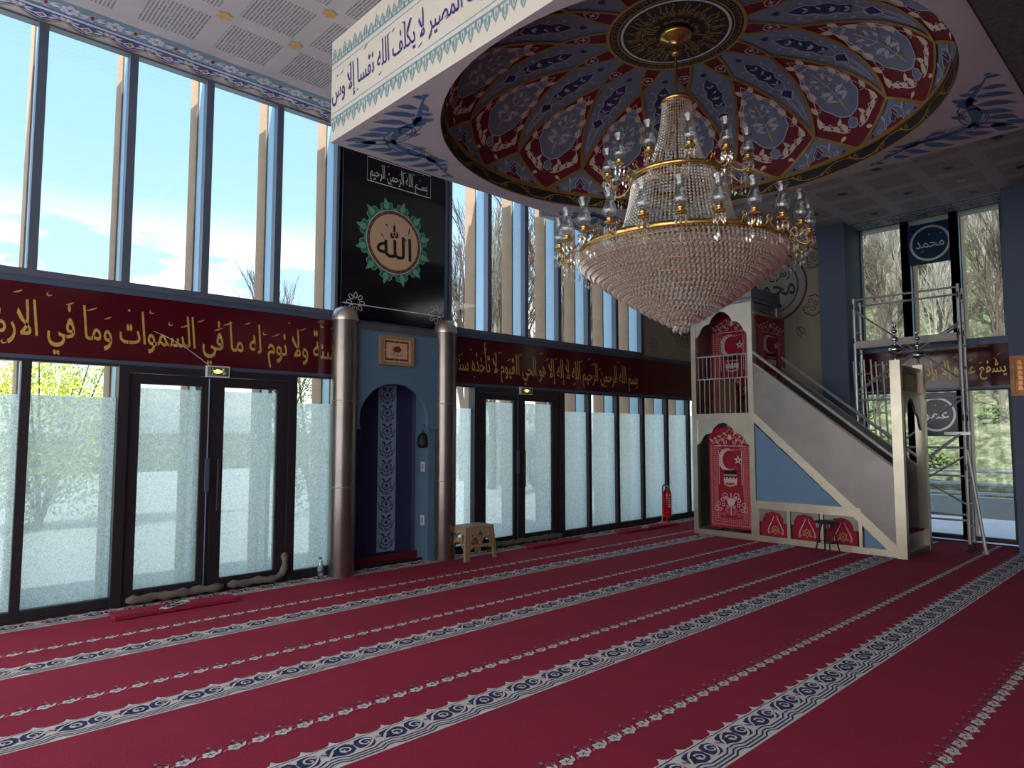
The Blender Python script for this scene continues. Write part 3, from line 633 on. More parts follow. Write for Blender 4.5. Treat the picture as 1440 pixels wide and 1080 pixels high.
for i in range(int(Ln/u)+1):
    x=i*u
    for z0,s_ in ((4.37,-1),(4.895,1)):
        Q=lambda pts:[(min(x+a,Ln),z0+s_*b) for a,b in pts]
        m.poly(Q([(0,-.012),(u,-.012),(u,.006),(0,.006)]),FF,1,0)
        m.stroke(Q([(.0,.0),(.012,.05),(.03,.03),(.035,.085),(.055,.125),(.075,.085),(.08,.03),(.098,.05),(.11,.0)]),.014,FF,2,0)
        m.stroke(Q([(.045,.01),(.042,.06),(.055,.085),(.068,.06),(.065,.01)]),.009,FF,2,0)
        m.stroke(Q([(.115,.0),(.118,.05),(.128,.07),(.142,.10),(.156,.07),(.166,.05),(.17,.0)]),.013,FF,2,0); m.stroke(Q([(.142,.02),(.142,.06)]),.012,FF,2,0)
m.build('fascia_border',M['seafoam'],cn)
m=MB(); F=lambda p,ly:(BX0-.001*ly-.001,BY0+.02-p[0]*1.0,4.545+p[1]); write(m,'آمن الرسول سمعنا وأطعنا غفرانك ربنا وإليك المصير لا يكلف الله نفسا إلا وس'.replace('آ','ا'),4.44,.215,F,3,0,.12,True,9)
m.build('fascia_lettering',M['iris'],cn)
# dome shell and its painting
def zprof(t): return 4.31+.77*math.sqrt(max(0,1-t**4))
tab=[(0,1.0)];  _t=1.0;_l=0;_N=900
for i in range(1,_N+1):
    t2=1-i/_N*.72 if 1 else 0
    a0=(RD*_t,zprof(_t)); a1=(RD*t2,zprof(t2)); _l+=math.hypot(a1[0]-a0[0],a1[1]-a0[1]); _t=t2; tab.append((_l,_t))
def tv(v):
    if v<=0: return 1.0
    lo,hi=0,len(tab)-1
    if v>=tab[-1][0]: return tab[-1][1]
    while hi-lo>1:
        mid=(lo+hi)//2
        if tab[mid][0]<v: lo=mid
        else: hi=mid
    f=(v-tab[lo][0])/(tab[hi][0]-tab[lo][0]+1e-12); return tab[lo][1]+(tab[hi][1]-tab[lo][1])*f
VT=tab[-1][0]
NS=14; TH=math.radians(1.2)
def dmap(th):
    def f(p,ly):
        t=tv(p[1]); rho=RD*t-.0; a=th+p[0]/rho
        # inward offset by the layer
        rr=rho-.0045*ly*(t**3); return (CX+rr*C(a),CY+rr*S(a),zprof(t)-.0035*ly)
    return f
hw=lambda v:RD*tv(v)*PI/NS
VW,VC,VR=.30,1.40,VT-.02
m=MB(); vs=[i/60*VT for i in range(61)]
m.lathe([(RD*tv(v),zprof(tv(v))) for v in vs]+[(0,zprof(tv(VT))+.001)],112,(CX,CY,0),0)
m.lathe([(RD,ZS),(RD,4.31)],112,(CX,CY,0),1)
def strip(F,left,right,vsl,ly,mi):
    nn=8; vv=[]
    for a in vsl: vv+=[F((left(a)+(right(a)-left(a))*i/nn,a),ly) for i in range(nn+1)]
    m.add(vv,[(r_*(nn+1)+i,r_*(nn+1)+i+1,(r_+1)*(nn+1)+i+1,(r_+1)*(nn+1)+i) for r_ in range(len(vsl)-1) for i in range(nn)],mi)
def pw(v): return hw(v)*v/VW if v<VW else hw(v)*max(0,(VC-v)/(VC-VW))**.72
vp=[.002]+[i/8*VW for i in range(1,9)]+[VW+i/26*(VC-VW) for i in range(1,27)]
vtr=[VC+i/6*(VR-VC) for i in range(7)]; wt=lambda v:hw(v)*.62*(v-VC)/(VR-VC)
for k in range(NS):
    th=TH+k*2*PI/NS; F=dmap(th); G=dmap(th+PI/NS)
    strip(F,lambda v:-pw(v),pw,vp,1,2)
    strip(F,lambda v:-wt(v),wt,vtr,1,2)
    for s_ in (-1,1):
        m.stroke([(s_*pw(v),v) for v in vp],.032,F,4,5); m.stroke([(s_*wt(v),v) for v in vtr],.026,F,4,5)
    # medallion of the petal
    def cw(v): return pw(v)
    mw=lambda v:(.235*math.sqrt(max(0,1-((v-.68)/.34)**2))*(1+.05*C((v-.68)*38))*(1 if v<.7 else 1-.55*(v-.7)))
    mvs=[.342+.676*i/24 for i in range(25)]; med=[(mw(v),v) for v in mvs]+[(-mw(v),v) for v in mvs[::-1]]
    strip(F,lambda v:-mw(v),mw,mvs,2,0); m.stroke(med,.010,F,3,4,True)
    for v0 in (.27,1.06): 
        q=TR([(0,-.055),(.045,-.035),(.05,.02),(0,.065),(-.05,.02),(-.045,-.035)],0,v0,0,1 if v0<1 else 1.15); m.poly(q,F,2,0); m.stroke(q,.008,F,3,4,True)
    # flowers and stems inside the medallion
    m.stroke([(0,.40),(.0,.66),(0,.92)],.007,F,3,4)
    for x,v,s1 in ((0,.48,1),(0,.86,.9),(-.08,.76,.8),(.08,.76,.8),(0,.66,.7)): m.poly(TR(BUD,x,v,0,.062*s1),F,4,4 if x else 7)
    for s_ in (-1,1):
        for x,v,a,l in ((.02,.62,.3,.13),(.02,.60,-.4,.12),(.03,.52,.5,.08),(.03,.80,.9,.09)): m.poly(TR(leaf(x,v,a,l,1.1),0,0,0,1,s_),F,4,4)
        m.stroke(TR(bez([(0,.52),(.12,.50),(.16,.62),(.07,.70)],8),0,0,0,1,s_),.006,F,3,4); m.stroke(TR(bez([(0,.72),(.10,.72),(.12,.82),(.04,.88)],8),0,0,0,1,s_),.006,F,3,4)
        # vine along the petal edge
        for i in range(7):
            v=.20+i*.145; x=s_*max(.0,pw(v)-.075); 
            if v>1.22: continue
            if v<.28: x=s_*(.10+(v-.2))
            m.poly(leaf(x,v,PI/2+s_*(.35 if i%2 else -.25),.125,1.5*s_),F,3,6); m.stroke(spiral(x-s_*.03,v+.03,s_*.6,.030,1.0,8,s_),.009,F,3,4)
            if i: m.stroke([(x,v),(x-s_*.02,v+.07),(s_*max(0,pw(v+.145)-.075) if v+.145<1.25 else x,v+.145)],.007,F,3,6)
    for s_ in (-1,1):
        m.stroke(TR(bez([(.06,.20),(.16,.20),(.22,.30),(.33,.33)],10),0,0,0,1,s_),bulge(11,.014,.4),F,3,6)
        for x,v,a,l in ((.10,.215,1.3,.10),(.17,.235,1.0,.11),(.25,.285,.9,.11),(.17,.30,2.4,.09),(.12,.17,-.3,.08)): m.poly(TR(leaf(x,v,a,l,1.5),0,0,0,1,s_),F,3,6)
        for x,v in ((.14,.26),(.24,.33),(.30,.38)): m.stroke(TR(spiral(x,v,0,.024,1.1,8),0,0,0,1,s_),.008,F,3,4)
    # small triangle by the centre ring
    m.stroke([(0,VC+.14),(.05,VC+.2),(.03,VC+.27),(-.03,VC+.27),(-.05,VC+.2),(0,VC+.14)],.012,F,3,4); m.poly(star(0,VC+.22,.035,.014,4),F,3,4)
    # blue lozenge between petals: navy spindle with pale outline
    sp=[(0,.60),(.022,.72),(.012,.78),(.055,.86),(.02,.93),(.055,1.02),(.045,1.12),(.075,1.20),(.05,1.30),(.06,1.38),(.03,1.46),(0,1.52)]
    sp=sp+[(-x,v) for x,v in sp[-2:0:-1]]
    cor=[(x*1.5 if v<.95 else x*1.7,v) for x,v in sp]
    m.stroke([(x*1.25,v) for x,v in sp],.008,G,3,4,True); m.poly([(x,v) for x,v in sp if v>.98],G,2,3)
    m.poly(TR(BUD,0,.86,PI,.12),G,2,3); m.stroke(TR(BUD,0,.86,PI,.14),.007,G,3,4,True)
    m.poly(TR(BUD,0,1.60,0,.07),G,2,3)
    for v in (1.06,1.17,1.28,1.38): 
        m.poly(TR(BUD,0,v,0,.045),G,3,[2,4][int(v*100)%2]); 
        for s_ in (-1,1): m.poly(TR(leaf(.004,v-.03,.9,.06,1.2),0,0,0,1,s_),G,3,4)
    for s_ in (-1,1):
        m.stroke(TR(bez([(.01,.50),(.02,.62),(.05,.70),(.045,.80)],8),0,0,0,1,s_),.008,G,3,4)
        for v in (.98,1.12,1.26,1.4): m.stroke(TR(spiral(.105-.0*v,v,0,.022,1,7),0,0,0,1,s_),.007,G,3,4)
    # rim triangle
    tw=lambda v:hw(v)*(1-v/VW)
    m.poly([(-.13,.02),(-.10,.07),(-.05,.08),(-.055,.13),(0,.20),(.055,.13),(.05,.08),(.10,.07),(.13,.02)],G,2,2)
    m.stroke([(-.13,.02),(-.10,.07),(-.05,.08),(-.055,.13),(0,.20),(.055,.13),(.05,.08),(.10,.07),(.13,.02)],.009,G,3,4)
    m.poly(TR(BUD,0,.11,0,.08),G,3,3); m.stroke(TR(BUD,0,.11,0,.09),.006,G,4,4,True)
    for s_ in (-1,1):
        m.stroke(TR(spiral(.20,.06,2.5,.035,1.2,9),0,0,0,1,s_),.008,G,3,4); m.poly(TR(star(.285,.045,.03,.014,4),0,0,0,1,s_),G,3,3); m.poly(TR(leaf(.12,.12,1.2,.08),0,0,0,1,s_),G,3,4)
        m.stroke(TR(bez([(.03,.20),(.1,.18),(.14,.12),(.13,.04)],7),0,0,0,1,s_),.007,G,3,4)
for v0,v1 in ((.0,.03),):
    A=[2*PI*i/112 for i in range(112)]; H=dmap(0)
    for a,b in zip(A,A[1:]+[2*PI]): m.add([H((a*RD*tv(v),v),6) for a,v in ((a,v0),(b,v0))]+[H((b*RD*tv(v1),v1),6),H((a*RD*tv(v1),v1),6)],[(0,1,2,3)],5)
m.build('painted_dome',[M['dblue'],M['dblack'],M['dred'],M['dnavy'],M['dwhite'],M['dgold'],M['dcream'],M['goldp']],cn)
# drum scroll
m=MB(); FD_=lambda p,ly:(CX+(RD-.0012*ly)*C(p[0]/RD),CY+(RD-.0012*ly)*S(p[0]/RD),ZS+p[1])
cir=2*PI*RD; u=cir/40
for i in range(40):
    x=i*u; s_=1 if i%2 else -1
    m.stroke(bez([(x,.07-.035*s_),(x+u*.35,.07-.07*s_),(x+u*.65,.07+.07*s_),(x+u,.07+.035*s_)],8),.009,FD_,2,0)
    m.stroke(spiral(x+u*.42,.07+.008*s_,s_*1.57,.035,1.25,12,-s_),taper(13,.010,.007),FD_,3,0); m.poly(leaf(x+u*.55,.07+.01*s_,s_*.6,.07,s_*.8),FD_,3,0)
ring=[2*PI*RD*i/112 for i in range(113)]
m.stroke([(x,.132) for x in ring],.012,FD_,2,0); m.stroke([(x,.006) for x in ring],.010,FD_,2,0)
m.build('rim_scroll',M['goldp'],cn)
# centre medallion
ZT=zprof(tv(VT)); RT=RD*tv(VT)
m=MB(); FT=lambda p,ly:(CX+p[0],CY+p[1],ZT-.012-.0015*ly)
m.poly(circ(0,0,RT+.03,64),FT,0,0); m.stroke(circ(0,0,RT+.015,64),.03,FT,1,1,True); m.stroke(circ(0,0,RT-.075,64),.012,FT,1,1,True)
for k in range(48):
    a=2*PI*k/48; m.stroke(TR([(RT-.06,-.03),(RT-.02,-.03),(RT-.02,.012),(RT-.045,.012)],0,0,a),.007,FT,1,1)
m.stroke(circ(0,0,RT-.11,64),.022,FT,1,2,True)
def around(text,rad,h,a0,span):
    vs,fs,w=arabic(text)
    m.add([FT(((rad+thuluth(y,h))*C(a0-x/w*span),(rad+thuluth(y,h))*S(a0-x/w*span)),2) for x,y in vs],fs,1)
around('قل هو الله أحد الله الصمد لم يلد ولم يولد ولم يكن له كفوا أحد',RT-.27,.105,0,2*PI)
around('لا إله إلا الله محمد رسول الله',RT-.40,.09,.5,2*PI)
for k in range(24):
    a=2*PI*k/24; m.stroke(TR(bez([(RT-.14,0),(RT-.17,.04),(RT-.22,-.04),(RT-.25,.01)],6),0,0,a),.010,FT,2,1); m.stroke(TR(spiral(RT-.30,.02,0,.025,1.1,7),0,0,a+.1),.006,FT,2,1)
m.stroke(circ(0,0,RT-.29,48),.006,FT,1,1,True); m.poly(circ(0,0,.13,24),FT,3,3)
m.build('centre_medallion',[M['dblack'],M['goldp'],M['white'],M['blackm']],cn)
# ================================================================== MINBAR (stepped pulpit)
MX0,MX1=9.28,10.20
mbz=thing('pulpit_staircase','brushed steel stepped pulpit with blue infill and a square tower by the corner','pulpit',((MX0+MX1)/2,4.3,0))
def part(name,fn,mats,parent=mbz,smooth=False):
    m=MB(); fn(m); return m.build(name,mats,parent,smooth)
T0,T1=4.72,5.74; P_=.08
for x in (MX0,MX1-P_):
    for y in (T0,T1-P_): part('post',lambda m:m.box(x,x+P_,y,y+P_,0,3.49),M['steel'])
part('plinth',lambda m:(m.box(MX0-.004,MX0+.05,2.885,T1,0,.085),m.box(MX1-.05,MX1+.004,2.93,T1,0,.085),m.box(MX0+.05,MX1-.05,T1-.05,T1,0,.085)),M['steel'])
part('tower_floor',lambda m:(m.box(MX0+.006,MX1-.006,T0+.006,T1-.006,1.74,1.84)),M['steeld'])
part('tower_back',lambda m:(m.box(MX0+P_,MX1-P_,T1-.03,T1-.01,.085,3.49)),M['steeld'])
part('tower_roof',lambda m:(m.box(MX0-.02,MX1+.02,T0-.02,T1+.02,3.49,3.53),m.box(MX0-.01,MX0+.02,T0-.01,T1+.01,3.53,3.70),m.box(MX0+.02,MX1+.01,T0-.01,T0+.02,3.53,3.70),m.box(MX1-.02,MX1+.01,T0+.02,T1+.01,3.53,3.70),m.box(MX0+.02,MX1-.02,T1-.02,T1+.01,3.53,3.70)),M['steeld'])
part('roof_band',lambda m:(m.box(MX0-.03,MX1+.03,T0-.03,T1+.03,3.525,3.55)),M['slate'])
def cusp(hwid,zs,za,top,side=1):
    "half of a cusped arch panel, centre 0, spring zs, apex za, panel top"
    k=za-zs; return [(0,za),(side*.17*hwid,za-.06*k),(side*.36*hwid,za-.25*k),(side*.44*hwid,za-.46*k),(side*.58*hwid,za-.48*k),(side*.74*hwid,za-.58*k),(side*.84*hwid,za-.80*k),(side*.88*hwid,za-.88*k),(side*hwid,zs),(side*hwid,top),(0,top)]
yc=(T0+T1)/2; hw_=(T1-T0)/2-P_
def arch_side(m,zs,za,top,x=MX0+.02,yc=yc,hw_=hw_):
    for s_ in (-1,1): m.slab(cusp(hw_,zs,za,top,s_),lambda p,h:(x+h,yc+p[0],p[1]),.015)
part('arch_panel',lambda m:arch_side(m,3.02,3.40,3.49),M['steel']); part('arch_panel',lambda m:arch_side(m,1.36,1.70,1.74),M['steel'])
part('tower_beam',lambda m:m.box(MX0,MX0+.02,T0+P_,T1-P_,1.74,1.84),M['steel'])
def front_arch(m):
    for s_ in (-1,1): m.slab(cusp((MX1-MX0)/2-P_,3.28,3.44,3.49,s_),lambda p,h:((MX0+MX1)/2+p[0],T0+.02+h,p[1]),.015)
part('arch_panel',front_arch,M['steeld'])
part('guard_rail',lambda m:(m.tube([(MX0+.03,T0+P_,2.72),(MX0+.03,T1-P_,2.72)],.012,8),m.tube([(MX0+.03,T0+P_,2.37),(MX0+.03,T1-P_,2.37)],.010,8)),M['rail'])
for i in range(12):
    y=T0+P_+.035+i*(T1-T0-2*P_-.07)/11; part('baluster',lambda m:m.tube([(MX0+.03,y,2.37),(MX0+.03,y,2.72)],.006,6),M['rail'])
for i in range(10):
    if i in (4,5,6) and 0: continue
    y=T0+P_+.05+i*(T1-T0-2*P_-.10)/9; part('baluster',lambda m:m.tube([(MX0+.03,y,1.84),(MX0+.03,y,2.37)],.009,6),M['steel'])
# stair sides
def yz(m,pts,x,d): m.slab(pts,lambda p,h:(x+h,p[0],p[1]),d)
side=[(4.72,2.57),(4.72,1.84),(2.90,.16),(2.88,.16),(2.88,1.10)]
for x in (MX0+.012,MX1-.03):
    part('stair_side',lambda m:yz(m,side,x,.018),M['steeld'])
    part('string_trim',lambda m:yz(m,[(4.72,1.84),(4.72,1.70),(3.0,.085),(2.88,.085),(2.88,.14)],x-.006 if x<10 else x+.006,.03),M['steel'])
    part('handrail',lambda m:m.tube([(x+.01,4.72,2.73),(x+.01,2.86,1.22)],.022,10),M['rail'])
    part('top_cap',lambda m:m.tube([(x+.01,4.72,2.575),(x+.01,2.87,1.105)],.016,8),M['steel'])
for i in range(9):
    z=.20*(i+1)*1.0; y=2.95+i*.197; z=.085+ (i+1)*.19
    part('step',lambda m:m.box(MX0+.04,MX1-.04,y,y+.215,max(0.0,z-.19),z-.01),M['rugd'])
part('infill_panel',lambda m:yz(m,[(4.715,1.66),(4.715,.575),(3.54,.575)],MX0+.02,.012),M['mblue'])
part('infill_panel',lambda m:yz(m,[(3.27,.34),(3.27,.085),(3.0,.085)],MX0+.02,.012),M['mblue'])
part('beam',lambda m:(m.box(MX0,MX0+.04,3.30,4.72,.46,.575)),M['steel'])
for y in (4.69,4.24,3.79,3.30): part('divider',lambda m:m.box(MX0,MX0+.03,y-.012,y+.03,.085,.46),M['steel'])
for y0,y1 in ((3.84,4.22) ,(4.27,4.68),(3.33,3.77)):
    c=(y0+y1)/2;h=(y1-y0)/2
    def ap(m):
        for s_ in (-1,1): m.slab([(0,.435),(s_*.10,.41),(s_*.145,.34),(s_*.15,.30),(s_*.15,.28),(s_*h,.28),(s_*h,.46),(0,.46)],lambda p,q:(MX0+.014+q,c+p[0],p[1]),.012)
    part('arch_panel',ap,M['steeld'])
part('inner_box',lambda m:m.box(MX0+.10,MX0+.115,3.0,4.7,.086,.45),M['steeld'])
# portal at the foot
for x in (MX0-.04,MX1-.04): part('portal_post',lambda m:m.box(x,x+.09,2.76,2.88,0,2.46),M['steel'])
part('portal_header',lambda m:(m.box(MX0+.05,MX1-.04,2.80,2.83,2.05,2.40),m.box(MX0+.05,MX1-.04,2.785,2.80,2.36,2.40),m.box(MX0+.05,MX1-.04,2.785,2.80,2.05,2.08)),M['steeld'])
def parch(m):
    for s_ in (-1,1): m.slab(cusp((MX1-MX0-.09)/2,1.58,2.00,2.05,s_),lambda p,h:((MX0+MX1)/2+.0+p[0],2.80+h,p[1]),.03)
part('arch_panel',parch,M['steeld'])
grs=mat('green panel',(112,140,70),.35)
fr_=part('portal_picture',lambda m:(m.box(9.44,9.96,2.775,2.80,2.09,2.12),m.box(9.44,9.96,2.775,2.80,2.31,2.34),m.box(9.44,9.49,2.775,2.80,2.12,2.31),m.box(9.91,9.96,2.775,2.80,2.12,2.31)),M['bronze'])
part('green_inset',lambda m:m.box(9.53,9.87,2.78,2.80,2.14,2.29),grs,fr_)
part('threshold',lambda m:(m.box(MX0+.05,MX1-.04,2.765,2.90,0,.07),m.box(MX0+.05,MX1-.04,2.83,2.94,.07,.27)),M['steeld'])
part('first_tread',lambda m:m.box(MX0+.05,MX1-.04,2.82,2.95,.27,.285),M['rugd'])
for x in (MX0+.005,MX1+.005):
    f=part('finial',lambda m:m.lathe([(.012,2.46),(.012,2.54),(.05,2.545),(.085,2.575),(.088,2.60),(.07,2.64),(.03,2.665),(.012,2.67),(.012,2.69),(.035,2.70),(.045,2.725),(.035,2.75),(.012,2.76),(.01,2.80),(.03,2.81),(.034,2.83),(.02,2.85),(.008,2.86),(.0,2.865)],16,(x,2.82,0)),M['chrome'],smooth=True)
    part('crescent',lambda m:m.tube([(x+.05*C(a),2.82,2.91+.05*S(a)) for a in [PI*(.62+1.76*k/12) for k in range(13)]],[.003+.009*S(PI*k/12) for k in range(13)],6),M['chrome'],f,True)
# seat on the tower platform
st_=thing('preacher_chair','dark bronze rounded armchair standing inside the pulpit tower behind the rails','chair',(9.62,5.15,1.84))
m=MB(); q=[(-.19,0),(-.20,.30),(-.16,.46),(-.06,.53),(.06,.53),(.16,.46),(.20,.30),(.19,0)]; m.slab(q,lambda p,h:(9.38+h,5.22-p[0],1.845+p[1]),.03); m.build('backrest',mat('dark bronze sheet',(96,74,66),.2,.8,.1,6),st_)
m=MB(); m.box(9.412,9.74,5.05,5.39,2.05,2.12); m.build('seat',M['rugd'],st_)
for x in (9.44,9.70):
    for y in (5.07,5.34): m=MB(); m.box(x,x+.03,y,y+.03,1.84,2.05); m.build('leg',M['steeld'],st_)
# ---- hung prayer rugs
def rug(label,mp,w,h,plane_th,group=None,rod=None,seat=False):
    "mp(p,ly): p from (0,0) bottom left to (w,h) top right as seen"
    b=mp((w/2,0),0); r=thing('prayer_rug',label,'rug',b,group)
    m=MB(); q=[(0,0),(w,0),(w,h),(0,h)]; vs=[mp(p,0) for p in q]+[mp(p,-plane_th) for p in q]
    # gently waved cloth
    nx=10; front=[];
    for i in range(nx+1):
        for z in (0,h): front.append(mp((w*i/nx,z),1.2*S(i*1.9)))
    back=[mp((w*(i//2)/nx,[0,h][i%2]),-4+1.2*S((i//2)*1.9)) for i in range(2*nx+2)]
    n=len(front); m.add(front+back,[(2*i,2*i+2,2*i+3,2*i+1) for i in range(nx)]+[(n+2*i,n+2*i+1,n+2*i+3,n+2*i+2) for i in range(nx)]+[(0,1,n+1,n),(n-2,2*n-2,2*n-1,n-1)]+[(2*i,n+2*i,n+2*i+2,2*i+2) for i in range(nx)]+[(2*i+1,2*i+3,n+2*i+3,n+2*i+1) for i in range(nx)],0)
    m.build('cloth',M['rug'],r)
    a=MB(); F=lambda p,ly:mp((p[0]*w/.68,p[1]*h/1.45),ly+3)
    for y0_,y1_ in ((.03,.055),(.10,.125)): a.stroke([(y0_+.012,H_-.27 if 0 else 1.18),(y0_+.012,y0_+.012),(.68-y0_-.012,y0_+.012),(.68-y0_-.012,1.18)],.022,F,0,5)
    W_,H_=.68,1.45
    for e,wd,mi in ((.045,.030,2),(.085,.012,3),(.115,.022,2)):
        # dotted border bands, made of small stitches
        for (x0,y0),(x1,y1) in (((e,e),(W_-e,e)),((W_-e,e),(W_-e,H_-.26)),((e,H_-.26),(e,e))):
            L_=math.hypot(x1-x0,y1-y0); k=int(L_/.030)
            for i in range(k):
                t=(i+.5)/k; cx_,cy_=x0+(x1-x0)*t,y0+(y1-y0)*t; a.poly(TR([(-.5,0),(0,.5),(.5,0),(0,-.5)],cx_,cy_,0,wd*.9 if wd>.015 else .02),F,1,mi)
    for e in (.028,.066,.098,.135): a.stroke([(e,H_-.27),(e,e),(W_-e,e),(W_-e,H_-.27)],.005,F,1,2 if e<.1 else 1)
    a.stroke([(.16,.62),(.16,H_-.33)],.010,F,1,1); a.stroke([(W_-.16,.62),(W_-.16,H_-.33)],.010,F,1,1)
    # crown of scrolls
    for s_ in (-1,1):
        for x,y,rr in ((.05,H_-.13,.045),(.13,H_-.17,.042),(.20,H_-.20,.038),(.27,H_-.22,.032),(.08,H_-.22,.035),(.17,H_-.26,.03)):
            a.stroke([(W_/2+s_*px,py) for px,py in spiral(x,y,2.2,rr,1.2,9)],.010,F,1,[1,3][int(x*100)%2])
            a.poly([(W_/2+s_*px,py) for px,py in leaf(x+.01,y+.02,.6,.06,1.2)],F,1,1)
        a.stroke([(W_/2+s_*px,py) for px,py in bez([(0,H_-.02),(.06,H_-.10),(.2,H_-.12),(.31,H_-.22)],10)],.008,F,1,3)
        a.stroke([(W_/2+s_*px,py) for px,py in bez([(0,H_-.34),(.06,H_-.30),(.12,H_-.36),(.18,H_-.30)],10)],.009,F,1,3)
    a.poly(TR(BUD,W_/2,H_-.15,0,.08),F,2,1); a.stroke([(.10,H_-.27),(W_-.10,H_-.27)],.010,F,1,1)
    # crescent and star
    cx_,cy_=.30,.98; out=circ(cx_,cy_,.115,36); inn=circ(cx_+.035,cy_,.095,36)
    k0=4; o_=[(cx_+.150*C(t),cy_+.165*S(t)) for t in [.62+(2*PI-1.24)*i/30 for i in range(31)]]; i_=[(cx_+.040+.120*C(t),cy_+.138*S(t)) for t in [.72+(2*PI-1.44)*i/30 for i in range(31)]]
    for j in range(30): a.poly([o_[j],o_[j+1],i_[j+1],i_[j]],F,1,1)
    for j in range(4,27,2): a.poly(circ((o_[j][0]+i_[j][0])/2,(o_[j][1]+i_[j][1])/2,.008,6),F,2,0)
    a.poly(star(cx_+.165,cy_,.072,.028,5,.3),F,1,1); a.poly(star(cx_+.165,cy_,.025,.010,5,.3),F,2,0)
    # cube shrine
    bx,by=W_/2-.105,.62
    a.poly([(bx,by+.06),(bx+.21,by+.06),(bx+.205,by+.21),(bx+.005,by+.21)],F,1,4); a.poly([(bx,by+.125),(bx+.21,by+.125),(bx+.21,by+.15),(bx,by+.15)],F,2,2)
    for k in range(4): a.poly(TR([(-.028,.05),(.028,.05),(.026,-.02),(0,-.035),(-.026,-.02)],bx+.028+k*.052,by+.055),F,3,1); a.poly(TR([(-.012,.03),(.012,.03),(0,-.02)],bx+.028+k*.052,by+.085),F,4,4)
    a.poly([(bx+.0,by-.0),(bx+.105,by-.035),(bx+.215,by+.005),(bx+.21,by+.025),(bx+.105,by-.005),(bx,by+.02)],F,2,3)
    # bottom bouquet
    for s_ in (-1,1):
        for x,y,rr in ((.04,.40,.03),(.09,.46,.04),(.13,.40,.025),(.05,.30,.02),(.12,.33,.022),(.20,.34,.03),(.23,.27,.03),(.18,.26,.022)): a.stroke([(W_/2+s_*px,py) for px,py in circ(x,y,rr,9)],.010,F,1,1,True)
        for x,y,rr in ((.05,.22,.035),(.12,.20,.035),(.19,.19,.035),(.08,.26,.03),(.15,.27,.028)): a.stroke([(W_/2+s_*px,py) for px,py in spiral(x,y,2.0,rr,1.2,9)],.010,F,1,2)
        a.poly([(W_/2+s_*px,py) for px,py in leaf(.0,.34,.9,.16,1.4)],F,1,1)
    a.poly(TR(BUD,W_/2,.36,0,.12),F,2,1); a.stroke([(W_/2,.18),(W_/2,.50)],.014,F,1,1)
    a.build('woven_pattern',[M['rug'],M['rugw'],M['rugp'],M['rugg'],M['rugk'],M['rugr']],r)
    return r
GR='crescent prayer rugs hung on the pulpit'
rug('crimson prayer rug with crescent hung in the lower opening of the pulpit tower',lambda p,ly:(MX0+.075-.0012*ly,5.50-p[0],.13+p[1]),.70,1.50,.01,GR)
rug('crimson prayer rug with crescent hung in the upper opening behind the tower rails',lambda p,ly:(MX0+.52-.0012*ly,5.685-p[0],1.86+p[1]),.73,1.58,.01,GR)
r3=rug('crimson prayer rug hung from a rod on the stair side of the pulpit tower',lambda p,ly:(MX0+.10+p[0],T0-.02-.0012*ly,2.02+p[1]),.92,1.28,.01,GR)
m=MB(); m.tube([(MX0+.04,T0-.022,3.315),(MX1+.10,T0-.022,3.315)],.014,8); m.lathe([(0,-.03),(.025,-.015),(.03,0),(.025,.015),(0,.03)],10,(MX0+.04,T0-.022,3.315)); m.build('rod',M['oldgold'],r3,True)
rug('narrow crimson prayer rug hung inside the arched doorway of the pulpit',lambda p,ly:(MX0+.07+p[0],2.90-.0012*ly,.36+p[1]),.50,1.60,.01,GR)
# red cushions in the arcade
lbl=['red cushion with gold tulip ornament in the arcade bay nearest the tower','red cushion with gold tulip ornament in the middle arcade bay','red cushion with gold tulip ornament in the arcade bay behind the black stool']
for i,(y0,y1) in enumerate(((4.27,4.68),(3.84,4.22),(3.35,3.77))):
    r=thing('floor_cushion',lbl[i],'cushion',(MX0+.05,(y0+y1)/2,.086),'red cushions in the pulpit arcade')
    m=MB(); c=(y0+y1)/2; h=(y1-y0)/2-.01
    q=[(-h,0),(h,0),(h,.20),(h*.75,.26),(.14,.28),(.11,.33),(0,.36),(-.11,.33),(-.14,.28),(-h*.75,.26),(-h,.20)]
    m.slab(q,lambda p,hh:(MX0+.035+hh,c+p[0],.088+p[1]),.05); m.build('pad',M['rug'],r)
    m=MB(); F=lambda p,ly:(MX0+.0345-.0012*ly,c-[.03,0,-.05][i]*0-p[0]-.02,.09+p[1])
    for s_ in (-1,1):
        for e in (0,.012): m.stroke([(s_*px,py) for px,py in bez([(.02,.285-e),(.05,.18),(.135-e*1.2,.10),(.105-e,.03)],10)],.0065,F,1,0)
        m.stroke([(s_*px,py) for px,py in spiral(.05,.06,1,.022,1.1,8)],.007,F,1,1); m.stroke([(s_*px,py) for px,py in [(0,.03),(.05,.12),(.02,.14)]],.008,F,1,1); m.stroke([(s_*px,py) for px,py in [(0,.15),(.06,.05),(.09,.05)]],.007,F,1,1)
    m.poly(circ(0,.09,.012,8),F,2,1); m.build('tulip_ornament',[M['rugw'],M['rugg']],r)
# ---- small black stool
r=thing('folding_stool','small round black folding stool in front of the pulpit arcade','stool',(9.0,3.62,0))
m=MB(); m.lathe([(0,.385),(.13,.385),(.145,.392),(.148,.402),(.14,.412),(0,.415)],24,(9.0,3.62,0)); m.build('seat',M['blackm'],r,True)
for a in (.6,2.2,3.75,5.3):
    m=MB(); m.tube([(9.0+.06*C(a),3.62+.06*S(a),.385),(9.0+.15*C(a),3.62+.15*S(a),.0)],.011,8); m.build('leg',M['blackm'],r)
m=MB(); m.tube([(9.0+.115*C(a),3.62+.115*S(a),.14) for a in [2*PI*k/20 for k in range(21)]],.006,6); m.build('ring_brace',M['blackm'],r)
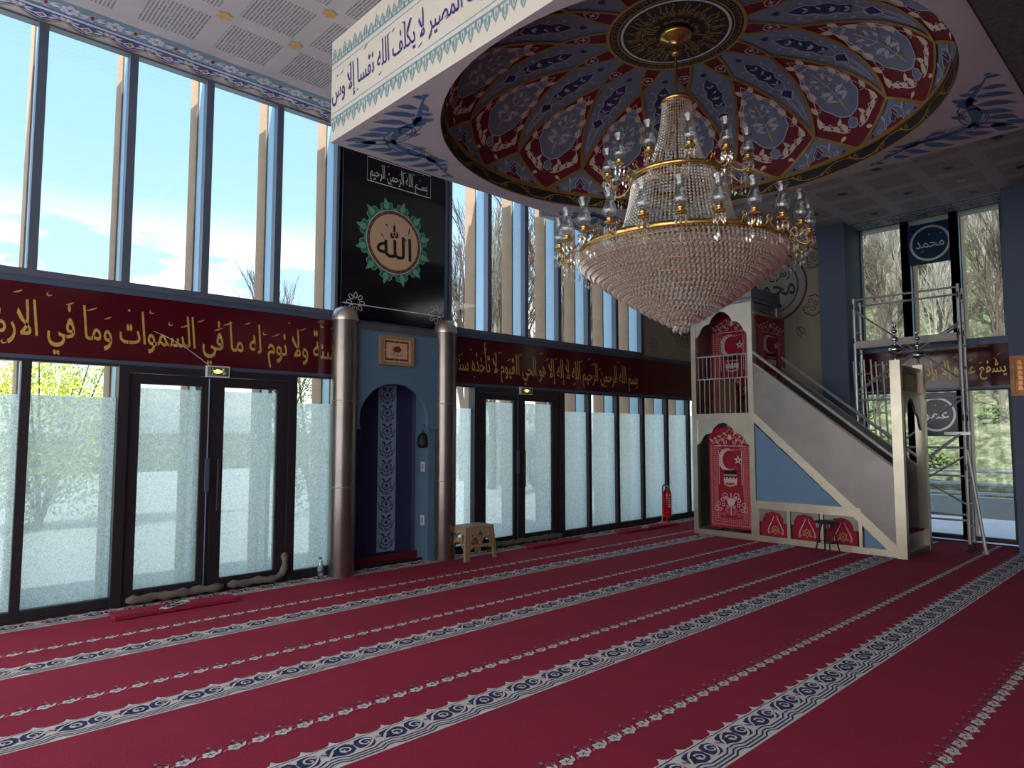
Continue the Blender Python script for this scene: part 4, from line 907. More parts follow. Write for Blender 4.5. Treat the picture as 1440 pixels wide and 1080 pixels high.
# ================================================================== SCAFFOLD
sc=thing('scaffold_tower','mobile aluminium scaffold tower with guard rails beside the pulpit','scaffold',(10.8,3.05,0))
def prt(name,fn,mt,par=sc,smooth=False): return part(name,fn,mt,par,smooth)
XA,XB=10.47,10.66; YA,YB=3.69,2.38
XA,XB=10.42,10.98; 
for y,zt in ((YA,3.52),(YB,3.54)):
    x0=XA if y==YB else 10.42
    for x in (10.44,10.66) if y<3 else (10.40,10.64):
        f=prt('standard',lambda m:m.tube([(x,y,.10),(x,y,zt if x<10.6 else zt-.03)],.022,8),M['rail'])
        prt('foot',lambda m:(m.tube([(x,y,.0),(x,y,.02)],.04,10),m.tube([(x,y,.02),(x,y,.10)],.014,8)),M['blackm'],f)
        for z in (1.1,1.75,2.9,3.4): prt('clip',lambda m:m.tube([(x-.03,y,z+.03),(x-.045,y,z),(x-.03,y,z-.04),(x-.01,y,z-.02)],.009,6),M['blackm'],f)
    xs=(10.44,10.66) if y<3 else (10.40,10.64)
    for i in range(11): prt('rung',lambda m:m.tube([(xs[0],y,.32+i*.30),(xs[1],y,.32+i*.30)],.015,6),M['rail'])
for x,z in ((10.40,3.50),(10.64,3.44),(10.40,2.02),(10.64,1.35),(10.40,1.35),(10.64,.45),(10.42,.40),(10.42,.98)): prt('ledger',lambda m:m.tube([(x,YA,z),(x+.03,YB,z)],.014,8),M['rail'])
for x,za,zb in ((10.40,3.35,2.25),(10.64,2.2,3.05),(10.40,2.15,3.02),(10.40,1.0,2.0),(10.42,.35,1.25),(10.64,1.35,.55)): prt('brace',lambda m:m.tube([(x,YA,za),(x+.02,YB,zb)],.013,6),M['rail'])
prt('deck',lambda m:m.box(10.39,10.68,YB+.02,YA-.02,2.78,2.84),M['steeld'])
prt('toe_board',lambda m:m.box(10.37,10.39,YB+.02,YA-.02,2.80,2.88),M['steeld'])
prt('ladder_brace',lambda m:(m.tube([(10.40,2.40,1.55),(10.32,3.1,.95)],.02,8),m.box(10.38,10.42,2.3,2.6,1.52,1.56)),M['rail'])
prt('outrigger',lambda m:(m.tube([(10.45,2.36,1.32),(10.40,2.20,.02)],.022,8),m.tube([(10.40,2.20,0),(10.40,2.20,.03)],.04,8)),M['rail'])
# ladder sections leaning together
for k,(x,y,lb,z1) in enumerate(((10.62,3.78,'tall bundled aluminium ladder frame leaning by the slate pillar, left one',2.62),(10.52,3.60,'bundled aluminium ladder frame leaning by the slate pillar, middle one',2.62),(10.55,3.45,'bundled aluminium ladder frame leaning by the slate pillar, right one',2.58))):
    r=thing('ladder',lb,'ladder',(x-.1,y-.10,0),'ladder frames stacked beside the scaffold')
    for s_ in (0,.085):
        m=MB(); m.tube([(x-.1+s_*.3,y-.10-s_,.0),(x+s_*.3,y-s_+.02,z1)],.013,8); m.build('stile',M['rail'],r)
    for i in range(9):
        t=.08+i*.105; m=MB(); m.tube([(x-.1+.1*t,y-.10+.12*t,z1*t),(x-.1+.1*t+.026,y-.185+.12*t,z1*t)],.009,6); m.build('rung',M['rail'],r)
# ================================================================== CHANDELIER
ch=thing('crystal_chandelier','huge tiered crystal chandelier with gold arms hanging from the painted dome','chandelier',(CX,CY,2.40))
def cp(name,fn,mt,smooth=False,par=ch):
    m=MB(); fn(m); return m.build(name,mt,par,smooth)
c0=(CX,CY,0)
cp('ceiling_cup',lambda m:m.lathe([(.0,5.06),(.12,5.058),(.15,5.045),(.155,5.035),(.13,5.01),(.06,4.985),(.035,4.95),(.03,4.90),(.045,4.88),(.02,4.86),(0,4.855)],20,c0),M['brass'],True)
def chain(m):
    for i in range(9):
        z=4.84-i*.045; a=i%2*PI/2; m.tube([(CX+.014*C(t)*C(a),CY+.014*C(t)*S(a),z+.028*S(t)) for t in [2*PI*k/10 for k in range(11)]],.004,5)
cp('chain',chain,M['brass'],True)
def ringp(r,z,h,t=.018): return [(r-t,z),(r,z-.2*h),(r+t*.6,z+.2*h),(r+t,z+.5*h),(r+t*.4,z+.8*h),(r-t,z+h),(r-t,z)]
cp('gold_ring',lambda m:m.lathe(ringp(.125,4.42,.05),40,c0),M['brass'],True)
cp('gold_ring',lambda m:m.lathe(ringp(.40,3.73,.045),64,c0),M['brass'],True)
cp('gold_ring',lambda m:m.lathe(ringp(.86,3.075,.055),96,c0),M['brass'],True)
cp('gold_ring',lambda m:m.lathe(ringp(.54,3.12,.03),64,c0),M['brass'],True)
# spokes that carry the rings
def spokes(m):
    for k in range(8):
        a=2*PI*k/8
        m.tube([(CX+.10*C(a),CY+.10*S(a),3.74),(CX+.39*C(a),CY+.39*S(a),3.745)],.008,5)
        m.tube([(CX+.05*C(a),CY+.05*S(a),3.09),(CX+.85*C(a),CY+.85*S(a),3.09)],.009,5)
    m.tube([(CX,CY,4.86),(CX,CY,2.5)],.014,8)
cp('centre_stem',spokes,M['brass'])
def strands(m,r0,z0,r1,z1,n,k,sag,s=.0105):
    for i in range(n):
        a=2*PI*i/n
        for j in range(k):
            t=(j+.5)/k; r=r0+(r1-r0)*t-sag*S(PI*t); m.octa((CX+r*C(a),CY+r*S(a),z0+(z1-z0)*t),s,s*1.25)
def put(name,fn):
    o=cp(name,fn,M['crystal']); o['kind']='stuff'; return o
put('crystal_strands',lambda m:strands(m,.12,4.42,.27,3.78,38,24,.03,.0115))
put('crystal_strands',lambda m:strands(m,.39,3.71,.54,3.14,88,20,.02,.0135))
def lower(m):
    prof=[(.875,3.05),(.865,3.015),(.84,2.98)]+[(.80-.72*k/15+.035*S(PI*k/15),2.945-.475*k/15) for k in range(16)]
    for i,(r,z) in enumerate(prof):
        for s_,(dr,dz) in enumerate(((0,0),(-.018,-.016),(-.03,-.034))):
            n=max(10,int(2*PI*(r+dr)/.037))
            for k in range(n): a=2*PI*(k+.5*(s_%2))/n; m.octa((CX+(r+dr)*C(a),CY+(r+dr)*S(a),z+dz),.0145,.0185)
put('crystal_bowl',lower)
# gold hoops under the bowl tiers
for r,z in ((.83,2.96),(.74,2.88),(.63,2.81),(.51,2.735),(.39,2.66),(.27,2.59),(.15,2.51)): cp('bowl_hoop',lambda m:m.tube([(CX+(r-.025)*C(t),CY+(r-.025)*S(t),z) for t in [2*PI*k/64 for k in range(65)]],.007,5),M['brass'],True)
def liner(m): m.lathe([(.80,3.04),(.78,2.97),(.64,2.86),(.45,2.73),(.24,2.59),(.04,2.46)],64,c0)
cp('bowl_liner',liner,mat('champagne mesh',(206,200,182),.55,.15,.25,60),True)
def tip(m):
    for k in range(10): a=2*PI*k/10; m.octa((CX+.06*C(a),CY+.06*S(a),2.425),.016,.024)
    m.octa((CX,CY,2.405),.02,.028)
cp('crystal_tip',tip,M['crystal'])
# one arm at angle 0, then turned copies
def make_arm(r0,r1,z0,zc,sc=1.0):
    "arm leaves ring r0 at z0, ends under the cup at r1, zc"
    X=lambda r,z,y=0:(CX+r,CY+y,z)
    q=bez([(r0,z0),(r0+.05,z0+.10),(r0+.02,z0+.02),(r0+.06,z0-.09),(r1+.03,z0-.10),(r1,zc-.01)],14)
    m=MB(); m.tube([X(a,b) for a,b in q],.0065,6); q2=spiral(r0+.03,z0+.055,-1.2,.035,1.1,10); m.tube([X(a,b) for a,b in q2],.005,5)
    arm=m.build('lamp_arm',M['brass'],ch,True)
    m=MB(); m.lathe([(0,0),(.045,.004),(.048,.010),(.02,.014),(.018,.026),(.026,.030),(.026,.048),(.02,.052),(0,.052)],16,X(r1,zc)); m.build('candle_cup',M['brass'],arm,True)
    m=MB(); pr=[(.022,.045),(.040,.062),(.046,.085),(.040,.110),(.027,.140),(.023,.165),(.028,.190),(.040,.212),(.044,.222)]
    m.lathe([(a*sc,b*sc) for a,b in pr],16,X(r1,zc)); m.build('glass_chimney',M['shade'],arm,True)
    m=MB()
    for i in range(6):
        a=2*PI*i/6; xx,yy=r1+.04*C(a),.04*S(a); m.octa(X(xx,zc-.03,yy),.006,.009); m.octa(X(xx,zc-.062,yy),.0105,.022)
    for rr,zz in ((r1-.03,z0-.10),(r1-.06,z0-.12),(r0+.05,z0-.10)): m.octa(X(rr,zz),.008,.010); m.octa(X(rr,zz-.036),.012,.026)
    m.build('crystal_drops',M['crystal'],arm)
    return arm
def ring_of(n,off,*a):
    arm=make_arm(*a); arm.rotation_euler=(0,0,off)
    for k in range(1,n): dup(arm,None,off+2*PI*k/n,parent=ch)
ring_of(24,.06,.88,1.03,3.10,3.115,1.2)
ring_of(12,.2,.41,.60,3.76,3.775,1.15)
# ================================================================== SMALL THINGS ON THE CARPET
r=thing('step_stool','taupe plastic step stool with pierced ornamental sides beside the right steel column','stool',(5.45,6.50,0))
X0,X1,Y0,Y1,H=5.24,5.68,6.37,6.66,.405
def pierced(m,ax,fx,u0,u1,holes):
    pass
tp=.035
def facemap(side):
    # map (u in 0..1, z) on a tapering face
    def f(p,h):
        k=(H-p[1])/H*tp; 
        if side=='f': return (X0-k+(X1-X0+2*k)*p[0],Y0-k+h,p[1])
        if side=='b': return (X0-k+(X1-X0+2*k)*p[0],Y1+k-h,p[1])
        if side=='l': return (X0-k+h,Y0-k+(Y1-Y0+2*k)*p[0],p[1])
        return (X1+k-h,Y0-k+(Y1-Y0+2*k)*p[0],p[1])
    return f
m=MB(); m.box(X0,X1,Y0,Y1,H-.02,H,0); m.build('tread',M['plastic'],r)
for sd in 'fblr':
    m=MB(); F=facemap(sd); z=H-.02
    for a,b,w in ((0,0,.13),(1,1,-.13)): m.slab([(a,0),(a+w,0),(a+w*1.1,z),(a,z)] if w>0 else [(a+w,0),(a,0),(a,z),(a+w*1.1,z)],F,.012)
    if sd in 'fb':
        m.slab([(.13,z),(.13,z-.07),(.38,z-.09),(.5,z-.03),(.62,z-.09),(.87,z-.07),(.87,z)],F,.012)
        m.slab([(.13,.13),(.25,.155),(.75,.155),(.87,.13),(.87,.19),(.13,.19)],F,.012)
        for a in (.13,.56): m.slab([(a,.19),(a+.04,.19),(a+.11,.27),(a+.25,.30),(a+.32,.28),(a+.30,.19),(a+.345,.19),(a+.33,.30),(a+.2,.335),(a+.02,.30)][::1],F,.012) if 0 else None
        for c in (.32,.68):
            q=[(c+.17*C(t),.19+.115*S(t)) for t in [PI*k/10 for k in range(11)]]; q2=[(c+.135*C(t),.19+.090*S(t)) for t in [PI*k/10 for k in range(11)]]
            for i in range(10): m.slab([q[i],q[i+1],q2[i+1],q2[i]],F,.012)
        for c in (.17,.83): m.slab([(c-.03,z-.07),(c-.03,.25),(c,.22),(c+.03,.25),(c+.03,z-.07)],F,.012)
        m.slab([(.47,.19),(.53,.19),(.55,.27),(.5,.31),(.45,.27)],F,.012)
    else:
        m.slab([(.13,z),(.13,z-.06),(.87,z-.06),(.87,z)],F,.012)
        for p0,p1 in (((.13,.14),(.40,.24)),((.87,.14),(.60,.24)),((.40,.24),(.20,z-.06)),((.60,.24),(.80,z-.06)),((.28,.18),(.28,z-.08)),((.72,.18),(.72,z-.08))):
            dx=.035; m.slab([(p0[0]-dx,p0[1]),(p0[0]+dx,p0[1]),(p1[0]+dx,p1[1]),(p1[0]-dx,p1[1])],F,.012)
        m.slab([(.36,.22),(.64,.22),(.56,.28),(.5,.26),(.44,.28)],F,.012)
    m.build('pierced_side',M['plastic'],r)
# draught excluders
def sock(label,pts,rad):
    m=MB(); rs=[rad*(.9+.22*S(i*2.3)) for i in range(len(pts))]; rs[0]*=.5; rs[-1]*=.5; m.tube(pts,rs,12); return tag(m.build('draught_excluder',M['sock'],None,True),label,'draught excluder','cloth draught excluders at the doors')
yy=D-.13
sock('grey cloth draught excluder under the left leaf of the left double door',[(1.68+.85*i/16,yy-.01*S(i),.058+.005*S(i*1.7)) for i in range(17)],.040)
sock('grey cloth draught excluder curling up the right jamb of the left door',[(2.57+.50*i/10,yy-.01*S(i),.062+.006*S(i*1.3)) for i in range(11)]+[(3.12,yy,.09),(3.15,yy+.01,.14),(3.16,yy+.02,.20),(3.16,yy+.03,.27),(3.16,yy+.04,.30)],.038)
sock('grey lumpy cloth draught excluder along the middle double door',[(5.90+1.50*i/26,yy-.01*S(i),.055+.007*S(i*1.7)) for i in range(27)],.038)
# loose folded carpet strips
def strip_mat(label,x0,x1,y0,y1,rot=0,pat=True):
    cx_,cy_=(x0+x1)/2,(y0+y1)/2; G=lambda x,y,z:(cx_+(x-cx_)*C(rot)-(y-cy_)*S(rot),cy_+(x-cx_)*S(rot)+(y-cy_)*C(rot),z)
    m=MB(); m.slab([(x0,y0),(x1,y0),(x1,y1),(x0,y1)],lambda p,h:G(p[0],p[1],.009+h),.026,0)
    F=lambda p,ly:G(p[0],p[1],.0355+.001*ly)
    m.v=[v for v in m.v]
    if pat:
        for i in range(5): m.poly([q for q in scal(x0+(x1-x0)*.40+.045*i,y0+(y1-y0)*(.25+.14*i),.05,5,.3,3)],F,1,1); m.stroke(spiral(x0+(x1-x0)*.42+.03*i,y0+(y1-y0)*(.5-.1*i),1,.03,1.1,8),.01,F,2,2)
    m.stroke([(x0+.01,y0+.01),(x1-.01,y0+.01)],.006,F,1,3)
    return tag(m.build('carpet_strip',[M['red'],M['cream'],M['navyc'],M['rugd']]),label,'carpet strip','loose crimson carpet strips along the windows')
strip_mat('loose crimson carpet strip with a white flower patch below the left double door',1.50,2.50,6.34,6.56,-.02)
strip_mat('plain thin crimson carpet strip below the middle double door',6.45,7.50,6.43,6.60,-.02,False)
strip_mat('crimson carpet strip under the fire extinguisher stand',8.45,9.85,6.42,6.62,-.02)
# water bottle
r=thing('water_bottle','small clear plastic water bottle at the foot of the left steel column','bottle',(3.53,6.74,0))
m=MB(); m.lathe([(0,.008),(.028,.008),(.032,.02),(.031,.08),(.032,.13),(.026,.165),(.012,.19),(.012,.20),(0,.20)],16,(3.53,6.74,0)); m.build('body',M['shade'],r,True)
m=MB(); m.lathe([(.0325,.075),(.0325,.13)],16,(3.53,6.74,0)); m.build('label_wrap',mat('bottle label',(120,140,190),.5),r,True)
m=MB(); m.lathe([(.0,.20),(.014,.20),(.014,.218),(0,.218)],12,(3.53,6.74,0)); m.build('cap',mat('bottle cap',(70,110,190),.5),r,True)
# fire extinguisher on stand
ex=(9.72,6.54)
r=thing('fire_extinguisher','red fire extinguisher on a red tubular floor stand before the frosted windows','fire extinguisher',(ex[0],ex[1],.04))
m=MB(); m.lathe([(0,.16),(.06,.16),(.072,.18),(.072,.52),(.06,.57),(.03,.60),(0,.605)],20,(ex[0]+.03,ex[1],0)); m.build('cylinder',M['extred'],r,True)
m=MB(); m.tube([(ex[0]-.13,ex[1],.045),(ex[0]-.10,ex[1],.20),(ex[0]-.10,ex[1],.60),(ex[0]-.08,ex[1]+.005,.66),(ex[0]-.04,ex[1]+.01,.68),(ex[0]+.0,ex[1]+.02,.655)],.012,8); m.tube([(ex[0]+.05,ex[1]+.02,.20),(ex[0]+.05,ex[1]+.02,.045)],.014,8)
m.box(ex[0]-.18,ex[0]+.16,ex[1]-.12,ex[1]+.12,.037,.046); m.box(ex[0]-.10,ex[0]-.04,ex[1]-.01,ex[1]+.01,.50,.53); m.box(ex[0]-.03,ex[0]+.09,ex[1]-.08,ex[1]+.06,.14,.16); m.build('stand',M['extred'],r)
m=MB(); m.tube([(ex[0]+.03,ex[1]-.01,.615),(ex[0]-.03,ex[1]-.02,.64),(ex[0]-.07,ex[1]-.02,.55),(ex[0]-.06,ex[1]-.03,.35),(ex[0]-.05,ex[1]-.03,.25)],.009,6); m.box(ex[0]-.10,ex[0]-.04,ex[1]-.02,ex[1],.33,.345); m.build('hose',M['blackm'],r)
m=MB(); m.lathe([(.0,.60),(.028,.60),(.036,.62),(.036,.645),(.03,.665),(0,.67)],14,(ex[0]+.03,ex[1],0)); m.build('valve_cap',mat('blue plastic',(110,160,200),.4),r,True)
m=MB(); F=lambda p,ly:(ex[0]+.03-.0735*C(p[0]/.0735+1.2)*1.0,ex[1]-.0735*S(p[0]/.0735+1.2),p[1])
m.poly(circ(0,.50,.018,10),F,1); 
for i in range(5): m.stroke([(-.03,.45-.035*i),(-.01,.45-.035*i),(.01,.45-.035*i),(.03,.45-.035*i)],.012,F,1)
m.build('instruction_label',M['white'],r)
# ================================================================== THINGS ON THE RIGHT WALL
def emblem(label,y0,y1,z0,z1,text,w):
    r=thing('round_emblem',label,'emblem',(W-.035,(y0+y1)/2,z0),'navy emblem panels on the right windows')
    m=MB(); m.box(W-.045,W-.032,y0,y1,z0,z1); m.build('board',mat('navy board',(18,52,84),.25),r)
    cy,cz=(y0+y1)/2,(z0+z1)/2; rr=min(y1-y0,z1-z0)/2*.86; F=lambda p,ly:(W-.0455-.001*ly,cy-p[0],cz+p[1])
    m=MB(); m.stroke(circ(0,0,rr,40),.035*rr/.27,F,1,0,True)
    m.build('silver_ring',M['rail'],r)
    m=MB(); write(m,text,w,.20,lambda p,ly:F((p[0]+w/2,p[1]-.06),ly),2,0,.1,True,3)
    m.build('silver_lettering',M['rail'],r)
emblem('upper navy panel with a silver ringed calligraphy roundel on the window above the scaffold',2.62,3.21,4.08,4.70,'محمد',.38)
emblem('lower navy panel with a silver ringed calligraphy roundel seen through the scaffold',2.66,3.21,1.50,2.14,'عمر',.34)
r=thing('bronze_relief','bronze relief picture on the slate pillar at the right edge','wall picture',(10.68,1.70,2.02))
m=MB(); m.box(10.66,10.699,1.50,1.895,2.02,2.06); m.box(10.66,10.699,1.50,1.895,2.50,2.54); m.box(10.66,10.699,1.85,1.895,2.06,2.50); m.box(10.66,10.699,1.50,1.54,2.06,2.50); m.build('frame',M['bronze'],r)
m=MB(); m.box(10.675,10.699,1.54,1.85,2.06,2.50)
F=lambda p,ly:(10.674-.001*ly,1.85-p[0],2.06+p[1])
m.build('plate',M['bronze'],r)
m=MB()
for i in range(6):
    for j in range(4): m.slab([(.03+j*.07,.04+i*.066),(.085+j*.07,.04+i*.066),(.078+j*.07,.085+i*.066),(.04+j*.07,.095+i*.066)],lambda p,h:(10.6745-h,1.85-p[0],2.06+p[1]),.008)
m.build('raised_relief',mat('polished bronze relief',(176,124,86),.3,.8,.2,20),r)
r=thing('wall_ornament','small glass and brass hanging ornament on the slate pillar below the bronze relief','ornament',(10.66,1.66,1.60))
m=MB(); m.lathe([(.0,1.60),(.03,1.61),(.05,1.66),(.045,1.70),(.02,1.73),(.035,1.78),(.04,1.82),(.02,1.85),(0,1.85)],14,(10.64,1.67,0)); m.build('glass_body',M['shade'],r,True)
m=MB(); m.tube([(10.64,1.67,1.85),(10.66,1.69,1.90),(10.699,1.70,1.90)],.006,6); m.lathe([(.051,1.655),(.053,1.665),(.051,1.675)],14,(10.64,1.67,0)); m.build('bracket',M['bronze'],r)
for dy in (-.04,.0,.04): m=MB(); m.octa((10.64,1.67+dy,1.575),.010,.024); m.build('drop',M['crystal'],r)
# ================================================================== OUTSIDE
def posts():
    def one(x,y,zt,axis,name,label,grp):
        r=thing('timber_post',label,'post',(x,y,-.02),grp)
        m=MB()
        if axis=='q': m.box(x-.035,x+.035,D+.22,D+.44,-.02,zt)
        else: m.box(W+.22,W+.44,y-.035,y+.035,-.02,zt)
        m.build('post',M['timber'],r)
        m=MB()
        if axis=='q': m.box(x-.022,x+.022,D+.032,D+.215,-.02,zt)
        else: m.box(W+.032,W+.215,y-.022,y+.022,-.02,zt)
        m.build('aluminium_cap',M['cap'],r); return r
    L5=['leftmost','second','third','fourth','fifth','sixth','seventh','eighth','ninth']
    for i,x in enumerate([.885,1.59,2.285,3.02,3.735]): one(x,D+.33,5.7,'q','',f'{L5[i]} larch post from the left outside the windows left of the mihrab','larch posts outside the front windows')
    for i,x in enumerate([6.04,6.755,7.46,8.145,8.86,9.56,10.28,10.99]): one(x,D+.33,5.7,'q','',f'{L5[i]} larch post outside the windows right of the mihrab, counted from the mihrab','larch posts outside the front windows')
    for i,y in enumerate([3.26,2.61]): one(W+.33,y,5.7,'r','',['larch post outside the right windows behind the round emblem, left one','larch post outside the right windows, right of the round emblem'][i],'larch posts outside the right windows')
posts()
mb=MB(); mb.box(-30,14.95,D+.14,30,-.30,-.03,0); mb.box(W+.15,14.95,-12,D+.14,-.30,-.03,0); mb.box(-30,-5.4,-12,D+.14,-.30,-.03,0)
tag(mb.build('terrace_ground',M['terr']),kind='structure')
mb=MB(); mb.box(-5.5,W+.34,-5.5,D+.05,5.32,5.45,0); tag(mb.build('roof',M['conc']),kind='structure')
# railing of the side terrace
r=thing('terrace_railing','galvanised horizontal tube railing on the terrace outside the right windows','railing',(14.0,2.0,-.03))
for z in (.50,.66,.87):
    m=MB(); m.tube([(14.0,-6,z),(14.0,12,z)],.022,8); m.build('rail',M['rail'],r)
for k in range(8): m=MB(); m.tube([(14.03,-5+2.3*k,-.03),(14.03,-5+2.3*k,.87)],.022,8); m.build('upright',M['rail'],r)
m=MB(); m.box(14.95,15.15,-14,30,-.3,.35); tag(m.build('retaining_kerb',M['conc']),'low grey concrete kerb between side terrace and grassy slope','kerb')
# hillside
hm_=bpy.data.materials.new('hillside'); hm_.use_nodes=True; nt=hm_.node_tree; b=nt.nodes['Principled BSDF']; b.inputs['Roughness'].default_value=1
ge=N(nt,'NewGeometry'); n1=N(nt,'TexNoise',Scale=5.5,Detail=10,Roughness=.7); nt.links.new(ge.outputs['Position'],n1.inputs['Vector']); rp=N(nt,'ValToRGB'); e=rp.color_ramp.elements
e[0].position=.38; e[0].color=srgb(50,54,46); e[1].position=.62; e[1].color=srgb(116,118,98); x_=rp.color_ramp.elements.new(.5); x_.color=srgb(74,84,56); nt.links.new(n1.outputs['Fac'],rp.inputs[0]); nt.links.new(rp.outputs[0],b.inputs['Base Color'])
hz=lambda x,y:.25+(x-15.1)*.46+max(0,x-22)*.22+.25*S(x*.7+y*.5)*C(y*.4)
mb=MB(); nx,ny=34,40; vs=[(15.15+i*1.3,-22+j*2.2,hz(15.15+i*1.3,-22+j*2.2)+(R.uniform(-.18,.18) if i else 0)) for i in range(nx) for j in range(ny)]
mb.add(vs,[(i*ny+j,(i+1)*ny+j,(i+1)*ny+j+1,i*ny+j+1) for i in range(nx-1) for j in range(ny-1) if -22+j*2.2<.50*(15.15+i*1.3)],0)
tag(mb.build('hillside',hm_,smooth=True),kind='structure')
mb=MB(); mb.add([(-60,30,-.1),(60,30,-.1),(60,90,1.5),(-60,90,1.5)],[(0,1,2,3)],0); tag(mb.build('far_ground',hm_),kind='structure')
# trees
def tree_mesh(name,seed,h,mat_,spread=.5,levels=5,lean=0):
    rr=random.Random(seed); m=MB()
    def grow(p,d,l,r,k):
        q=p+d*l; mid=p+d*l*.5+Vector((rr.uniform(-1,1),rr.uniform(-1,1),0))*l*.05; m.tube([p,mid,q],[r,r*.85,r*.68],4 if k>1 else 3,0,False)
        if k==0: return
        for _ in range(3 if k>1 else 4):
            t=rr.uniform(.45,1.0); s_=p+d*l*t; nd=(d+Vector((rr.uniform(-1,1),rr.uniform(-1,1),rr.uniform(-.25,.7)))*spread).normalized(); grow(s_,nd,l*rr.uniform(.55,.8),r*.5,k-1)
        grow(q,(d+Vector((rr.uniform(-1,1),rr.uniform(-1,1),.3))*.22).normalized(),l*.72,r*.62,k-1)
    grow(Vector((0,0,0)),Vector((lean,0,1)).normalized(),h*.32,h*.016,levels)
    return m.build(name,mat_,origin=(0,0,0))
def place(o,label,loc,s,rz,grp,cat='tree'):
    tag(o,label,cat,grp); o.location=loc; o.scale=(s,s,s); o.rotation_euler=(0,0,rz); return o
tA=tree_mesh('bare_tree',3,9,M['bark']); tB=tree_mesh('bare_birch_tree',5,9,M['birch'],.38); tC=tree_mesh('bare_tree',11,9,M['bark'],.6)
place(tA,'bare leafless tree seen low through the fourth upper window left of the mihrab',(7.5,16.2,-.1),.70,0,'bare trees beyond the front windows')
spots=[(14.2,17.5,.95,tC,'tall bare tree just right of the black panel, behind the first upper pane'),(17.0,19,1.0,tB,'slender bare birch seen between the second and third panes right of the mihrab'),(18.5,17,1.0,tC,'bare tree seen behind the third upper pane right of the mihrab'),(21.5,18.5,1.15,tB,'pale bare birch seen left of the chandelier lamps'),(23,16.5,1.05,tA,'bare tree behind the chandelier bowl, left of the sand wall'),(26.5,18,1.2,tC,'bare tree farthest right beyond the front windows'),(28,15.5,1.0,tB,'pale bare birch low behind the last lower front panes')]
spots+=[(12.6+1.05*q,14.2+.9*(q%3),.95+.1*(q%4),(tC,tB,tA)[q%3],'leafless tree of the thicket beyond the front windows right of the mihrab') for q in range(9)]
first=set([tA])
for k,(x,y,s_,t,lb) in enumerate(spots):
    if t in first: o=t.copy(); COL.objects.link(o)
    else: o=t; first.add(t)
    place(o,lb,(x,y,-.1),s_,k*1.3,'bare trees beyond the front windows')
for i in range(56):
    x=18.5+ (i*7%12)*1.15; y=.8+i*.22; t=(tA,tB,tC)[i%3]; o=t.copy(); COL.objects.link(o)
    place(o,'bare tree on the hillside seen through the right windows',(x,y,hz(x,y)-.15),.45+.05*(i%6),i*.9,'bare trees on the hillside')
# leafy shrubs
def shrub(name,label,loc,rx,ry,rz,n,mt,seed,grp,sz=.042):
    rr=random.Random(seed); r=thing(name,label,'shrub',loc,grp); m=MB(); x,y,z=loc
    for _ in range(n):
        u=rr.uniform(-1,1); a=rr.uniform(0,2*PI); q=rr.uniform(.55,1.05)*(1+.18*S(3*a+u*4)); s_=math.sqrt(1-u*u)
        p=Vector((x+rx*q*s_*C(a),y+ry*q*s_*S(a),z+rz*.55+rz*.5*q*u)); e1=Vector((rr.gauss(0,1),rr.gauss(0,1),rr.gauss(0,1))).normalized()*sz; e2=e1.orthogonal().normalized()*sz*.5
        if p.z<z: continue
        m.add([p-e1,p-e2,p+e1,p+e2],[(0,1,2,3)],0)
    m.build('foliage',mt,r)
    m=MB()
    for k in range(7): a=k*.9; m.tube([(x,y,z),(x+rx*.3*C(a),y+ry*.3*S(a),z+rz*.5),(x+rx*.6*C(a),y+ry*.6*S(a),z+rz*.95)],[.03,.02,.008],5)
    m.build('stems',M['bark'],r)
gh='spring shrubs beyond the front windows'
shrub('shrub','yellow-green spring shrub behind the leftmost lower window',(-.3,13.2,0),1.3,.8,2.95,6500,M['hedge'],1,gh)
shrub('shrub','bright yellow-green shrub behind the wide lower window beside the left door',(2.0,13.4,0),1.4,.8,2.85,7000,M['hedge'],2,gh)
shrub('shrub','green shrub behind the narrow lower pane next to the left steel column',(6.1,12.0,0),.9,.8,2.9,4000,M['leaf'],3,gh)
shrub('shrub','low green shrub behind the panes right of the middle door',(12.6,12.5,0),1.6,.8,2.3,3500,M['leaf'],4,gh)
shrub('shrub','olive shrub behind the farthest lower front panes',(19,13.5,0),2.2,1,2.6,2000,M['leaf'],5,gh)
for i in range(7):
    y=1.6+i*.95; x=16.6+(i%3)*1.0; shrub('shrub',['low grassy shrub on the slope','tufted green shrub on the slope'][i%2]+' seen in the lower right window, '+['lowest','left','middle','upper','right','far','last'][i]+' tuft',(x,y,hz(x,y)-.1),.5,.45,.35,260,M['leaf'],20+i,'grass tufts on the slope',.06)
# ================================================================== CAMERA, LIGHT
cam=bpy.data.cameras.new('camera'); cam.sensor_width=36; cam.lens=945.5/1440*36; cam.clip_end=400
co=bpy.data.objects.new('camera',cam); COL.objects.link(co); pi_,ya=.07225,.8154
fw=Vector((C(ya)*C(pi_),S(ya)*C(pi_),S(pi_))); rt=Vector((S(ya),-C(ya),0)); up=rt.cross(fw)
co.matrix_world=Matrix(((rt.x,up.x,-fw.x,0),(rt.y,up.y,-fw.y,0),(rt.z,up.z,-fw.z,1.55),(0,0,0,1)))
SC.camera=co
w=bpy.data.worlds.new('sky'); SC.world=w; w.use_nodes=True; nt=w.node_tree; nt.nodes.clear(); L=nt.links.new
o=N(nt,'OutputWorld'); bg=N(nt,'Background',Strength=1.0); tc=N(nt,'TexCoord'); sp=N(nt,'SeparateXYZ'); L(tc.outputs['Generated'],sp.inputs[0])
rp=N(nt,'ValToRGB'); cr=rp.color_ramp; cr.elements[0].position=0; cr.elements[0].color=(.34,.34,.32,1); cr.elements[1].position=1; cr.elements[1].color=(.13,.26,.47,1)
for ps,c in ((.495,(.40,.41,.39,1)),(.505,(.58,.66,.72,1)),(.58,(.37,.53,.68,1)),(.68,(.27,.44,.64,1)),(.82,(.20,.36,.58,1))):
    e=cr.elements.new(ps); e.color=c
